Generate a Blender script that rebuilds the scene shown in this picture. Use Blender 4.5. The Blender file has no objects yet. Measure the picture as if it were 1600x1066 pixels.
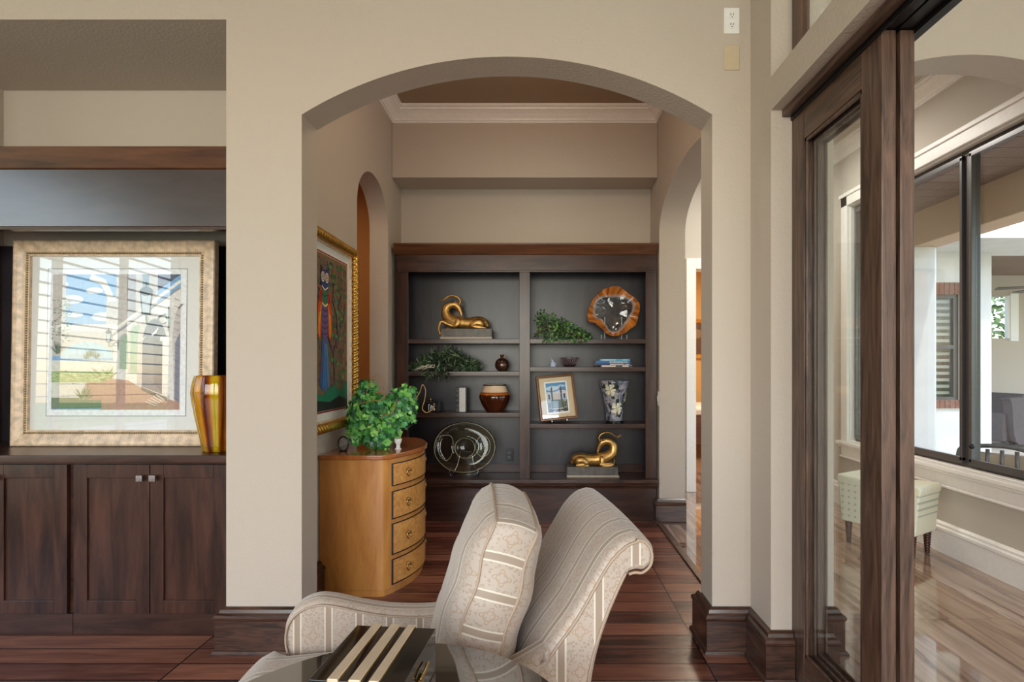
import bpy, bmesh, math, random
from mathutils import Vector, Matrix
from math import sin, cos, pi, sqrt, radians as R
random.seed(7)
S = bpy.context.scene
C = S.collection
# ------------------------------------------------------------------ camera, world, lights
FPX, CX, CY, EYE = 850.0, 845.0, 572.0, 1.3
cd = bpy.data.cameras.new('camera'); cam = bpy.data.objects.new('camera', cd); C.objects.link(cam)
cam.location = (0, 0, EYE); cam.rotation_euler = (pi/2, 0, 0)
cd.sensor_width = 36; cd.lens = FPX/1600*36
cd.shift_x = -(CX-800)/1600; cd.shift_y = (CY-533)/1600
cd.clip_start = .05; cd.clip_end = 400
S.camera = cam
S.view_settings.view_transform = 'Standard'; S.view_settings.look = 'None'
S.view_settings.gamma = 1; S.view_settings.use_curve_mapping = False
S.view_settings.exposure = 0.3
W = bpy.data.worlds.new('sky'); S.world = W; W.use_nodes = True
wn = W.node_tree.nodes; wl = W.node_tree.links; wn.clear()
sky = wn.new('ShaderNodeTexSky'); sky.sky_type = 'NISHITA'; sky.sun_disc = False
sky.sun_elevation = R(48); sky.sun_rotation = R(200); sky.air_density = 1.2; sky.dust_density = 1.2
bg = wn.new('ShaderNodeBackground'); bg.inputs[1].default_value = 0.5
wo = wn.new('ShaderNodeOutputWorld'); wl.new(sky.outputs[0], bg.inputs[0]); wl.new(bg.outputs[0], wo.inputs[0])

def area(name, loc, rot, sx, sy, power, col=(1, 1, 1), portal=False, spread=180):
    l = bpy.data.lights.new(name, 'AREA'); l.shape = 'RECTANGLE'; l.size = sx; l.size_y = sy
    l.energy = power; l.color = col; l.spread = R(spread)
    if portal: l.cycles.is_portal = True
    o = bpy.data.objects.new(name, l); C.objects.link(o); o.location = loc; o.rotation_euler = rot
    return o
# daylight of the tall glazed wall behind the photographer
area('daylight_rear', (-1.6, -3.05, 1.75), (R(90), 0, R(0)), 4.6, 2.6, 128, (1, .985, .96))
# daylight entering the side windows of the room
area('daylight_side', (-4.72, 0.6, 1.7), (R(90), 0, R(-90)), 3.4, 2.6, 60, (.86, .94, 1.0), portal=True)
# area light added out of view behind the photographer to brighten the gallery
area('gallery_fill', (2.0, -2.9, 1.7), (R(90), 0, 0), 1.4, 2.4, 58, (.98, .99, 1))
area('gallery_window_portal', (2.95, 2.6, 1.7), (R(90), 0, R(90)), 4.4, 2.2, 10, portal=True)
# unseen point light added to brighten passage and crown; lamps of the rooms beyond
pl = bpy.data.lights.new('passage_fill', 'POINT'); pl.energy = 11; pl.color = (1, .80, .62); pl.shadow_soft_size = .1
plo = bpy.data.objects.new('passage_fill', pl); C.objects.link(plo); plo.location = (-.15, 3.05, 3.15)
area('side_room_lamp', (-2.1, 4.1, 2.9), (0, 0, 0), .4, .4, 5, (1, .74, .5))
area('bedroom_lamp', (2.2, 7.2, 2.9), (0, 0, 0), .8, .8, 50, (1, .84, .62))
area('gallery_ceiling_fill', (1.95, 4.6, 3.27), (0, 0, 0), .5, .5, 24, (1, .95, .88))  # added fill under the gallery ceiling, hidden from view, no fixture
sunl = bpy.data.lights.new('sun', 'SUN'); sunl.energy = .9; sunl.angle = R(1.5); sunl.color = (1, .95, .86)
suno = bpy.data.objects.new('sun', sunl); C.objects.link(suno); suno.rotation_euler = (R(42), R(12), R(0))

# ------------------------------------------------------------------ helpers
def srgb(r, g, b, a=1.0):
    f = lambda c: (c/255/12.92) if c/255 <= .04045 else ((c/255+.055)/1.055)**2.4
    return (f(r), f(g), f(b), a)
def newmat(name):
    m = bpy.data.materials.new(name); m.use_nodes = True
    nt = m.node_tree; b = nt.nodes['Principled BSDF']
    return m, nt, b
def node(nt, typ, **kw):
    n = nt.nodes.new(typ)
    for k, v in kw.items():
        if k.startswith('i_'): n.inputs[k[2:].replace('_', ' ')].default_value = v
        else: setattr(n, k, v)
    return n
def coords(nt, scale=(1, 1, 1), kind='Object'):
    t = node(nt, 'ShaderNodeTexCoord'); mp = node(nt, 'ShaderNodeMapping')
    mp.inputs['Scale'].default_value = scale
    nt.links.new(t.outputs[kind], mp.inputs[0]); return mp.outputs[0]
def ramp(nt, fac, stops):
    r = node(nt, 'ShaderNodeValToRGB'); e = r.color_ramp.elements
    while len(e) > 1: e.remove(e[-1])
    e[0].position = stops[0][0]; e[0].color = stops[0][1]
    for p, c in stops[1:]:
        x = e.new(p); x.color = c
    nt.links.new(fac, r.inputs[0]); return r.outputs[0]
def bump(nt, b, h, strength, dist=.002):
    n = node(nt, 'ShaderNodeBump'); n.inputs['Strength'].default_value = strength; n.inputs['Distance'].default_value = dist
    nt.links.new(h, n.inputs['Height']); nt.links.new(n.outputs[0], b.inputs['Normal'])
def math_(nt, op, a, b=None, c=None):
    n = node(nt, 'ShaderNodeMath', operation=op)
    for i, v in enumerate((a, b, c)):
        if v is None: continue
        if isinstance(v, (int, float)): n.inputs[i].default_value = v
        else: nt.links.new(v, n.inputs[i])
    return n.outputs[0]
def mixc(nt, f, a, b):
    n = node(nt, 'ShaderNodeMix', data_type='RGBA')
    for sock, v in ((n.inputs[0], f), (n.inputs[6], a), (n.inputs[7], b)):
        if isinstance(v, (int, float, tuple)): sock.default_value = v
        else: nt.links.new(v, sock)
    return n.outputs[2]
def plain(name, c, rough=.5, metal=0, coat=0, noise=0, nscale=40, spec=None, bmp=0):
    m, nt, b = newmat(name); b.inputs['Roughness'].default_value = rough; b.inputs['Metallic'].default_value = metal
    b.inputs['Coat Weight'].default_value = coat; b.inputs['Coat Roughness'].default_value = .08
    if spec is not None: b.inputs['Specular IOR Level'].default_value = spec
    co = coords(nt); n = node(nt, 'ShaderNodeTexNoise'); n.inputs['Scale'].default_value = nscale; n.inputs['Detail'].default_value = 4
    nt.links.new(co, n.inputs['Vector'])
    k = max(noise, .03)
    d = tuple(x*(1-k) for x in c[:3])+(1,); l = tuple(min(1, x*(1+k)) for x in c[:3])+(1,)
    nt.links.new(ramp(nt, n.outputs[0], [(.3, d), (.7, l)]), b.inputs['Base Color'])
    if bmp: bump(nt, b, n.outputs[0], bmp)
    return m
def wallmat(name, c, b_=.6):
    m, nt, b = newmat(name); b.inputs['Roughness'].default_value = .75; b.inputs['Base Color'].default_value = c
    b.inputs['Specular IOR Level'].default_value = .3
    co = coords(nt); n = node(nt, 'ShaderNodeTexNoise'); n.inputs['Scale'].default_value = 75; n.inputs['Detail'].default_value = 3
    nt.links.new(co, n.inputs['Vector']); bump(nt, b, n.outputs[0], b_, .004); return m
def wood(name, dark, light, sc=(1, 14, 14), rough=.3, coat=.0, contrast=(.3, .7), bmp=.08, wav=0, spec=.5, crough=.15):
    """grain runs along the axis with the smallest scale"""
    m, nt, b = newmat(name); b.inputs['Roughness'].default_value = rough; b.inputs['Coat Weight'].default_value = coat
    b.inputs['Coat Roughness'].default_value = crough; b.inputs['Specular IOR Level'].default_value = spec
    co = coords(nt, sc); n = node(nt, 'ShaderNodeTexNoise'); n.inputs['Scale'].default_value = 2.2; n.inputs['Detail'].default_value = 7
    n.inputs['Distortion'].default_value = .9+wav
    nt.links.new(co, n.inputs['Vector'])
    co2 = coords(nt, tuple(s*9 for s in sc)); n2 = node(nt, 'ShaderNodeTexNoise'); n2.inputs['Scale'].default_value = 2; n2.inputs['Detail'].default_value = 3
    nt.links.new(co2, n2.inputs['Vector'])
    f = math_(nt, 'ADD', math_(nt, 'MULTIPLY', n.outputs[0], .8), math_(nt, 'MULTIPLY', n2.outputs[0], .2))
    nt.links.new(ramp(nt, f, [(contrast[0], dark), (contrast[1], light)]), b.inputs['Base Color'])
    bump(nt, b, f, bmp); return m
def attrmat(name, rough=.6, coat=0, spec=.5):
    m, nt, b = newmat(name); b.inputs['Roughness'].default_value = rough; b.inputs['Coat Weight'].default_value = coat
    b.inputs['Specular IOR Level'].default_value = spec
    a = node(nt, 'ShaderNodeVertexColor', layer_name='col')
    n = node(nt, 'ShaderNodeTexNoise'); n.inputs['Scale'].default_value = 60; nt.links.new(coords(nt), n.inputs['Vector'])
    v = node(nt, 'ShaderNodeHueSaturation'); nt.links.new(a.outputs[0], v.inputs['Color'])
    nt.links.new(math_(nt, 'ADD', math_(nt, 'MULTIPLY', n.outputs[0], .5), .75), v.inputs['Value'])
    nt.links.new(v.outputs[0], b.inputs['Base Color']); return m
def pane(name, tint=(1, 1, 1, 1), ior=1.45, refl=1.0):
    m = bpy.data.materials.new(name); m.use_nodes = True; nt = m.node_tree; nt.nodes.clear()
    o = node(nt, 'ShaderNodeOutputMaterial'); t = node(nt, 'ShaderNodeBsdfTransparent'); g = node(nt, 'ShaderNodeBsdfGlossy')
    t.inputs[0].default_value = tint; g.inputs['Roughness'].default_value = 0.0
    fr = node(nt, 'ShaderNodeFresnel'); ge = node(nt, 'ShaderNodeNewGeometry')
    nt.links.new(math_(nt, 'ADD', ior, math_(nt, 'MULTIPLY', ge.outputs['Backfacing'], 1/ior-ior)), fr.inputs[0]); mx = node(nt, 'ShaderNodeMixShader')
    nt.links.new(math_(nt, 'MULTIPLY', fr.outputs[0], refl), mx.inputs[0])
    nt.links.new(t.outputs[0], mx.inputs[1]); nt.links.new(g.outputs[0], mx.inputs[2]); nt.links.new(mx.outputs[0], o.inputs[0])
    return m

def link(name, bm, mat, parent=None, bevel=0, smooth=False, loc=(0, 0, 0), rot=(0, 0, 0), seg=2):
    bmesh.ops.recalc_face_normals(bm, faces=bm.faces)
    me = bpy.data.meshes.new(name); bm.to_mesh(me); bm.free()
    for m in (mat if isinstance(mat, (list, tuple)) else [mat]): me.materials.append(m)
    o = bpy.data.objects.new(name, me); C.objects.link(o); o.location = loc; o.rotation_euler = rot
    if parent: o.parent = parent
    if smooth:
        for p in me.polygons: p.use_smooth = True
    if bevel:
        md = o.modifiers.new('bevel', 'BEVEL'); md.width = bevel; md.segments = seg; md.limit_method = 'ANGLE'; md.angle_limit = R(35)
        if not smooth:
            for p in me.polygons: p.use_smooth = True
            w = o.modifiers.new('wn', 'WEIGHTED_NORMAL'); w.keep_sharp = True
    return o
def thing(name, label, cat, loc=(0, 0, 0), rz=0, group=None, rot=None):
    o = bpy.data.objects.new(name, None); C.objects.link(o); o.location = loc
    o.rotation_euler = rot if rot else (0, 0, rz); o.empty_display_size = .1
    return tag(o, label, cat, group)
def tag(o, label, cat, group=None):
    o['label'] = label; o['category'] = cat
    if group: o['group'] = group
    return o
def struct(name, bm, mat, label, **kw):
    o = link(name, bm, mat, **kw); o['kind'] = 'structure'; o['label'] = label; return o
def NB(): return bmesh.new()
def box(bm, x0, x1, y0, y1, z0, z1, mi=0):
    v = [bm.verts.new(p) for p in ((x0, y0, z0), (x1, y0, z0), (x1, y1, z0), (x0, y1, z0), (x0, y0, z1), (x1, y0, z1), (x1, y1, z1), (x0, y1, z1))]
    for f in ((0, 3, 2, 1), (4, 5, 6, 7), (0, 1, 5, 4), (1, 2, 6, 5), (2, 3, 7, 6), (3, 0, 4, 7)):
        bm.faces.new([v[i] for i in f]).material_index = mi
    return bm
def boxes(*bs):
    bm = NB()
    for b in bs: box(bm, *b)
    return bm
def prism(bm, pts, f0, f1):
    """pts: 2-D outline; f0/f1 map (a,b) to a 3-D point of either cap"""
    a = [bm.verts.new(f0(*p)) for p in pts]; b = [bm.verts.new(f1(*p)) for p in pts]; n = len(pts)
    bm.faces.new(a); bm.faces.new(b[::-1])
    for i in range(n): bm.faces.new((a[i], b[i], b[(i+1) % n], a[(i+1) % n]))
    return bm
def lathe(bm, prof, seg=32, c=(0, 0, 0), lobes=0, amp=0, cap=True, twist=0):
    rings = []
    for (r, z) in prof:
        ring = []
        for i in range(seg):
            t = 2*pi*i/seg; rr = r*(1+amp*cos(lobes*t+twist*z))
            ring.append(bm.verts.new((c[0]+rr*cos(t), c[1]+rr*sin(t), c[2]+z)))
        rings.append(ring)
    for a, b in zip(rings, rings[1:]):
        for i in range(seg): bm.faces.new((a[i], a[(i+1) % seg], b[(i+1) % seg], b[i]))
    if cap: bm.faces.new(rings[0][::-1]); bm.faces.new(rings[-1])
    return bm
def catmull(pts, n=6, closed=False):
    out = []; N = len(pts); P = [Vector(p) for p in pts]
    rng = range(N if closed else N-1)
    for i in rng:
        p0 = P[(i-1) % N] if closed or i > 0 else P[0]*2-P[1]
        p1 = P[i]; p2 = P[(i+1) % N]; p3 = P[(i+2) % N] if closed or i+2 < N else P[-1]*2-P[-2]
        for k in range(n):
            t = k/n
            out.append(.5*((2*p1)+(p2-p0)*t+(2*p0-5*p1+4*p2-p3)*t*t+(3*p1-p0-3*p2+p3)*t**3))
    if not closed: out.append(P[-1].copy())
    return out
def tube(bm, pts, r, seg=8, flat=1.0, closed=False, smoothn=0, cap=True):
    if smoothn:
        if isinstance(r, (list, tuple)):
            rr = catmull([(x, 0, 0) for x in r], smoothn, closed); r = [q.x for q in rr]
        pts = catmull(pts, smoothn, closed)
    pts = [Vector(p) for p in pts]; N = len(pts)
    if not isinstance(r, (list, tuple)): r = [r]*N
    rings = []; up = None
    for i, p in enumerate(pts):
        a = pts[i-1] if (i > 0 or closed) else p; b = pts[(i+1) % N] if (i < N-1 or closed) else p
        t = (b-a); t = t.normalized() if t.length > 1e-9 else Vector((0, 0, 1))
        if up is None: up = t.orthogonal().normalized()
        up = (up-t*up.dot(t)); up = up.normalized() if up.length > 1e-6 else t.orthogonal().normalized()
        s = t.cross(up)
        rings.append([bm.verts.new(p+(up*cos(2*pi*k/seg)+s*sin(2*pi*k/seg)*flat)*r[i]) for k in range(seg)])
    M = N if closed else N-1
    for i in range(M):
        A = rings[i]; B = rings[(i+1) % N]
        for k in range(seg): bm.faces.new((A[k], A[(k+1) % seg], B[(k+1) % seg], B[k]))
    if cap and not closed: bm.faces.new(rings[0][::-1]); bm.faces.new(rings[-1])
    return bm
def sweep(bm, path, prof, closed=False, side=1):
    """mitred moulding: path in XY, prof = [(out, z)] closed outline"""
    N = len(path); P = [Vector((p[0], p[1])) for p in path]; cols = []
    for i in range(N):
        d1 = (P[i]-P[i-1]).normalized() if (closed or i > 0) else None
        d2 = (P[(i+1) % N]-P[i]).normalized() if (closed or i < N-1) else None
        n1 = Vector((-d1.y, d1.x)) if d1 else None; n2 = Vector((-d2.y, d2.x)) if d2 else None
        if n1 is None: m = n2
        elif n2 is None: m = n1
        else:
            m = (n1+n2); m = m/(m.length_squared/2) if m.length > 1e-6 else n1
        cols.append([bm.verts.new((P[i].x+m.x*o*side, P[i].y+m.y*o*side, z)) for o, z in prof])
    K = len(prof)
    for i in range(N if closed else N-1):
        A = cols[i]; B = cols[(i+1) % N]
        for k in range(K): bm.faces.new((A[k], B[k], B[(k+1) % K], A[(k+1) % K]))
    if not closed: bm.faces.new(cols[0]); bm.faces.new(cols[-1][::-1])
    return bm
def ball(bm, c, r, sub=1, sc=(1, 1, 1)):
    m = Matrix.Translation(c) @ Matrix.Diagonal((r*sc[0], r*sc[1], r*sc[2], 1))
    bmesh.ops.create_icosphere(bm, subdivisions=sub, radius=1, matrix=m)
def arch_pts(x0, x1, zs, rise, n=28, kind='circle'):
    """points of an arch from (x0,zs) over to (x1,zs)"""
    c = (x0+x1)/2; h = (x1-x0)/2; out = []
    Rr = (h*h+rise*rise)/(2*rise)
    for i in range(n+1):
        if kind == 'circle':
            a = math.asin(h/Rr); t = -a+2*a*i/n
            out.append((c+Rr*sin(t), zs+rise-Rr+Rr*cos(t)))
        else:
            t = pi-pi*i/n; out.append((c+h*cos(t), zs+rise*sin(t)))
    return out
def flat_art(name, shapes, mat, parent, step=.00005, **kw):
    """one mesh of layered flat colour shapes in the local XY plane; shapes=[(pts, colour)]"""
    bm = NB(); cl = bm.loops.layers.float_color.new('col')
    lev = 0.0
    for i, (pts, col) in enumerate(shapes):
        ww = max(p[0] for p in pts)-min(p[0] for p in pts); hh = max(p[1] for p in pts)-min(p[1] for p in pts)
        lev += .05 if max(ww, hh) < .05 else 1
        vs = [bm.verts.new((p[0], p[1], lev*step)) for p in pts]
        try: f = bm.faces.new(vs)
        except Exception: continue
        for l in f.loops: l[cl] = col
    me = bpy.data.meshes.new(name); 
    for f in bm.faces:
        f.normal_update()
        if f.normal.z < 0: f.normal_flip()
    bm.to_mesh(me); bm.free(); me.materials.append(mat)
    o = bpy.data.objects.new(name, me); C.objects.link(o); o.parent = parent
    for k, v in kw.items(): setattr(o, k, v)
    return o
def rect(x0, y0, x1, y1): return [(x0, y0), (x1, y0), (x1, y1), (x0, y1)]
def ell(cx, cy, rx, ry, n=18, a0=0, a1=2*pi):
    return [(cx+rx*cos(a0+(a1-a0)*i/n), cy+ry*sin(a0+(a1-a0)*i/n)) for i in range(n if a1-a0 >= 2*pi-.01 else n+1)]
def stroke(pts, w):
    P = [Vector(p) for p in pts]; L = []; Q = []
    for i, p in enumerate(P):
        d = (P[min(i+1, len(P)-1)]-P[max(i-1, 0)]).normalized(); n = Vector((-d.y, d.x)); ww = w[i] if isinstance(w, (list, tuple)) else w
        L.append(tuple(p+n*ww/2)); Q.append(tuple(p-n*ww/2))
    return L+Q[::-1]

# ------------------------------------------------------------------ materials
M = {}
M['wall'] = wallmat('greige_paint', srgb(193, 180, 166))
M['wall_hall'] = wallmat('gallery_paint', srgb(196, 188, 176), .2)
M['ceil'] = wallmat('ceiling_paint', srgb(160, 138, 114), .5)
M['terra'] = wallmat('ochre_paint', srgb(196, 140, 84), .2)
M['golden'] = wallmat('golden_paint', srgb(206, 168, 112), .2)
M['white'] = plain('white_trim', srgb(242, 239, 234), .4)
M['stucco'] = plain('white_stucco', srgb(214, 212, 208), .85, noise=.05, nscale=5, bmp=.5)
M['espresso'] = wood('espresso_cabinet', srgb(36, 19, 14), srgb(82, 51, 39), (9, 9, 1.2), .3, .12, (.33, .72), .05, spec=.45)
M['espresso_h'] = wood('espresso_cabinet_horizontal', srgb(38, 21, 16), srgb(80, 51, 40), (1.2, 9, 9), .3, .12, (.33, .72), .05, spec=.45)
M['espresso_back'] = wood('espresso_back_daylight_tint', srgb(22, 18, 23), srgb(46, 39, 47), (4, 4, 1.2), .34, .15, (.35, .7), .03, spec=.5, crough=.28)  # faint bluish daylight cast mixed into the panel colour
M['valance'] = wood('satin_valance', srgb(40, 32, 32), srgb(60, 48, 48), (1.5, 6, 6), .28, .9, (.3, .75), .03, spec=.8, crough=.22)
M['walnut'] = wood('walnut_door', srgb(44, 29, 22), srgb(110, 82, 66), (12, 12, 1), .38, .1, (.33, .68), .08, 1.2)
M['walnut_h'] = wood('walnut_rail', srgb(44, 29, 22), srgb(104, 78, 62), (12, 1, 12), .38, .1, (.33, .68), .08, 1.2)
M['base'] = wood('walnut_baseboard', srgb(32, 19, 14), srgb(88, 58, 44), (1.3, 1.3, 13), .32, .2, (.34, .66), .06, 2.0)
M['crownwood'] = wood('brown_crown', srgb(66, 38, 22), srgb(112, 70, 42), (1, 10, 10), .35, .1)
M['maple'] = wood('honey_maple', srgb(176, 108, 46), srgb(212, 150, 78), (5, 5, .9), .3, .3, (.3, .7), .03)
M['maple_d'] = wood('figured_maple_drawer', srgb(194, 124, 54), srgb(232, 174, 98), (4, 9, 9), .28, .35, (.3, .7), .03, 1.2)
M['maple_top'] = wood('maple_top', srgb(146, 78, 34), srgb(184, 110, 54), (8, 1, 8), .16, .5, (.3, .7), .02)
M['ebony'] = plain('ebony_inlay', srgb(32, 20, 14), .4)
M['gold'] = plain('antique_gold', srgb(200, 158, 92), .38, .85, noise=.35, nscale=22)
M['gilt'] = plain('rope_gilt', srgb(206, 158, 76), .3, .85, noise=.25, nscale=60)
M['brass'] = plain('aged_brass', srgb(190, 160, 100), .25, 1)
M['nickel'] = plain('brushed_nickel', srgb(196, 196, 200), .22, 1)
M['black'] = plain('black_lacquer', srgb(16, 16, 18), .25)
M['blackmetal'] = plain('black_metal', srgb(26, 25, 26), .4, .3)
M['bronze'] = plain('dark_bronze_frame', srgb(84, 80, 78), .4, .4)
M['plastic'] = plain('white_plastic', srgb(238, 236, 230), .35)
M['beigeplastic'] = plain('beige_plate', srgb(198, 180, 150), .5)
M['plinth'] = plain('grey_stone_plinth', srgb(92, 86, 80), .45, noise=.35, nscale=20)
M['plinth_base'] = plain('pale_plinth_band', srgb(176, 160, 140), .45, noise=.1)
M['pane'] = pane('window_pane', (.97, .985, .98, 1))
M['picglass'] = pane('picture_glass', (1, 1, 1, 1), 1.5, 1.3)
M['art'] = attrmat('printed_art', .5)
M['artg'] = attrmat('glazed_colour', .15, .6)
M['leafm'] = attrmat('leaf', .42, .1)
M['mat'] = plain('white_mat_board', srgb(226, 226, 222), .8)
M['cream'] = plain('cream_mat_board', srgb(216, 196, 160), .8)
M['cream_lin'] = plain('ottoman_cream', srgb(222, 220, 196), .7, noise=.06, nscale=80)

def m_floor():
    m, nt, b = newmat('hardwood_planks'); co = coords(nt)
    br = node(nt, 'ShaderNodeTexBrick', offset=.37, squash=1, offset_frequency=1)
    for k, v in (('Scale', 1), ('Mortar Size', .0042), ('Mortar Smooth', .3), ('Bias', 0), ('Brick Width', 1.15), ('Row Height', .125)):
        br.inputs[k].default_value = v
    br.inputs['Color1'].default_value = (0, 0, 0, 1); br.inputs['Color2'].default_value = (1, 1, 1, 1); br.inputs['Mortar'].default_value = (.5, .5, .5, 1)
    nt.links.new(co, br.inputs['Vector'])
    n = node(nt, 'ShaderNodeTexNoise'); n.inputs['Scale'].default_value = 1; n.inputs['Detail'].default_value = 8; n.inputs['Distortion'].default_value = .6
    off = node(nt, 'ShaderNodeVectorMath', operation='ADD'); mp = coords(nt, (3, 26, 1))
    nt.links.new(mp, off.inputs[0]); nt.links.new(br.outputs['Color'], off.inputs[1]); nt.links.new(off.outputs[0], n.inputs['Vector'])
    f = math_(nt, 'ADD', math_(nt, 'MULTIPLY', n.outputs[0], .62), math_(nt, 'MULTIPLY', br.outputs['Color'], .38))
    col = ramp(nt, f, [(.25, srgb(58, 31, 24)), (.5, srgb(116, 70, 54)), (.78, srgb(158, 104, 80))])
    col = mixc(nt, br.outputs['Fac'], col, srgb(24, 12, 9))
    nt.links.new(col, b.inputs['Base Color']); b.inputs['Roughness'].default_value = .27
    n3 = node(nt, 'ShaderNodeTexNoise'); n3.inputs['Scale'].default_value = 7; nt.links.new(coords(nt, (1, 3, 1)), n3.inputs['Vector'])
    h = math_(nt, 'SUBTRACT', math_(nt, 'ADD', math_(nt, 'MULTIPLY', n3.outputs[0], 1.0), math_(nt, 'MULTIPLY', n.outputs[0], .2)), math_(nt, 'MULTIPLY', br.outputs['Fac'], 1.2))
    bump(nt, b, h, .35, .003); return m
M['floor'] = m_floor()
def m_tile():
    m, nt, b = newmat('veined_polished_tile'); co = coords(nt)
    br = node(nt, 'ShaderNodeTexBrick', offset=.33, squash=1, offset_frequency=1)
    for k, v in (('Scale', 1), ('Mortar Size', .0015), ('Brick Width', 1.2), ('Row Height', .6)):
        br.inputs[k].default_value = v
    br.inputs['Color1'].default_value = (0, 0, 0, 1); br.inputs['Color2'].default_value = (1, 1, 1, 1)
    rot = node(nt, 'ShaderNodeMapping'); rot.inputs['Rotation'].default_value = (0, 0, R(90))
    nt.links.new(co, rot.inputs[0]); nt.links.new(rot.outputs[0], br.inputs['Vector'])
    n = node(nt, 'ShaderNodeTexNoise'); n.inputs['Scale'].default_value = 1; n.inputs['Detail'].default_value = 5; n.inputs['Distortion'].default_value = 1.6
    off = node(nt, 'ShaderNodeVectorMath', operation='ADD'); nt.links.new(coords(nt, (9, .8, 1)), off.inputs[0]); nt.links.new(br.outputs['Color'], off.inputs[1])
    nt.links.new(off.outputs[0], n.inputs['Vector'])
    col = ramp(nt, n.outputs[0], [(.3, srgb(92, 68, 54)), (.44, srgb(150, 122, 102)), (.58, srgb(176, 150, 130)), (.75, srgb(124, 98, 80))])
    nt.links.new(mixc(nt, br.outputs['Fac'], col, srgb(90, 80, 70)), b.inputs['Base Color'])
    b.inputs['Roughness'].default_value = .04; b.inputs['IOR'].default_value = 2.1; b.inputs['Coat Weight'].default_value = .5; return m
M['tile'] = m_tile()
def m_fabric():
    m, nt, b = newmat('striped_damask'); uv = node(nt, 'ShaderNodeUVMap'); sp = node(nt, 'ShaderNodeSeparateXYZ'); nt.links.new(uv.outputs[0], sp.inputs[0])
    P = .082
    u = math_(nt, 'FRACT', math_(nt, 'DIVIDE', sp.outputs[0], P))
    d = math_(nt, 'ABSOLUTE', math_(nt, 'SUBTRACT', u, .5))          # 0 at stripe centre, .5 mid-field
    band = math_(nt, 'LESS_THAN', d, .095)
    line = math_(nt, 'MULTIPLY', math_(nt, 'GREATER_THAN', d, .09), math_(nt, 'LESS_THAN', d, .138))
    fu = math_(nt, 'SUBTRACT', math_(nt, 'FRACT', math_(nt, 'ADD', u, .5)), .5)      # centred on field
    fv = math_(nt, 'SUBTRACT', math_(nt, 'FRACT', math_(nt, 'DIVIDE', sp.outputs[1], P*1.05)), .5)
    rr = math_(nt, 'SQRT', math_(nt, 'ADD', math_(nt, 'MULTIPLY', fu, fu), math_(nt, 'MULTIPLY', fv, fv)))
    ang = math_(nt, 'ARCTAN2', fv, fu)
    ro = math_(nt, 'ADD', .15, math_(nt, 'MULTIPLY', math_(nt, 'COSINE', math_(nt, 'MULTIPLY', ang, 4)), .07))
    ring = math_(nt, 'LESS_THAN', math_(nt, 'ABSOLUTE', math_(nt, 'SUBTRACT', rr, ro)), .018)
    ring2 = math_(nt, 'LESS_THAN', math_(nt, 'ABSOLUTE', math_(nt, 'SUBTRACT', rr, .13)), .014)
    ring = math_(nt, 'MAXIMUM', ring, ring2)
    vo = node(nt, 'ShaderNodeTexVoronoi'); vo.inputs['Scale'].default_value = 150; nt.links.new(uv.outputs[0], vo.inputs['Vector'])
    dam = math_(nt, 'MULTIPLY', math_(nt, 'LESS_THAN', vo.outputs['Distance'], .42), math_(nt, 'GREATER_THAN', rr, .27))
    base = mixc(nt, math_(nt, 'MULTIPLY', dam, .55), srgb(182, 168, 155), srgb(156, 134, 112))
    base = mixc(nt, math_(nt, 'MULTIPLY', ring, .6), base, srgb(164, 132, 100))
    base = mixc(nt, band, base, srgb(158, 140, 124)); base = mixc(nt, line, base, srgb(214, 206, 190))
    nt.links.new(base, b.inputs['Base Color']); b.inputs['Roughness'].default_value = .5; b.inputs['Sheen Weight'].default_value = .3
    n = node(nt, 'ShaderNodeTexNoise'); n.inputs['Scale'].default_value = 12; nt.links.new(coords(nt), n.inputs['Vector']); bump(nt, b, n.outputs[0], .5, .012)
    return m
M['fabric'] = m_fabric()
M['piping'] = plain('tan_piping', srgb(172, 152, 132), .6)
M['tabletop'] = plain('black_polished_stone', srgb(14, 14, 13), .02, coat=1, noise=.4, nscale=30); M['tabletop'].node_tree.nodes['Principled BSDF'].inputs['IOR'].default_value = 2.6
M['marble_b'] = plain('black_marble', srgb(24, 24, 24), .06, coat=.5, noise=.3, nscale=15)
M['marble_c'] = plain('cream_marble', srgb(214, 194, 168), .1, coat=.4, noise=.08, nscale=18)
M['brick'] = plain('brick', srgb(124, 84, 68), .8, noise=.3, nscale=30)
M['beam'] = wallmat('tan_stucco', srgb(200, 168, 140), .4)
M['woodceil'] = wood('patio_wood_ceiling', srgb(110, 82, 68), srgb(140, 108, 92), (14, 1, 8), .5)
M['travertine'] = plain('pale_travertine', srgb(206, 192, 172), .6, noise=.1, nscale=3)
M['lawn'] = plain('lawn', srgb(120, 158, 70), .9, noise=.3, nscale=2)
M['road'] = plain('pale_road', srgb(210, 208, 204), .8)
M['wicker'] = plain('grey_wicker', srgb(92, 82, 82), .7, noise=.3, nscale=90, bmp=.4)
M['sash'] = plain('grey_bronze_sash', srgb(96, 94, 94), .35, .5)
M['slat'] = plain('shutter_slat', srgb(150, 148, 142), .5)
# ------------------------------------------------------------------ the setting
D = 2.48; DB = 2.65
A0, A1, ASPR, ARISE = -1.09, .781, 2.447, .264
XL, XR = -1.25, .98            # passage walls
TOP = 3.6
# floor of both rooms
struct('floor', boxes((-4.6, .97, -3.2, 4.9, -.1, 0)), M['floor'], 'dark reddish hardwood plank floor')
struct('floor_gallery', boxes((.985, 2.85, -3.2, 9.0, -.1, 0)), M['tile'], 'polished veined tile floor of the gallery')
struct('trim_1', boxes((.955, 1.0, 2.8, 4.5, 0, .012)), M['walnut'], 'wooden threshold strip between plank floor and tile', bevel=.004)
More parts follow.
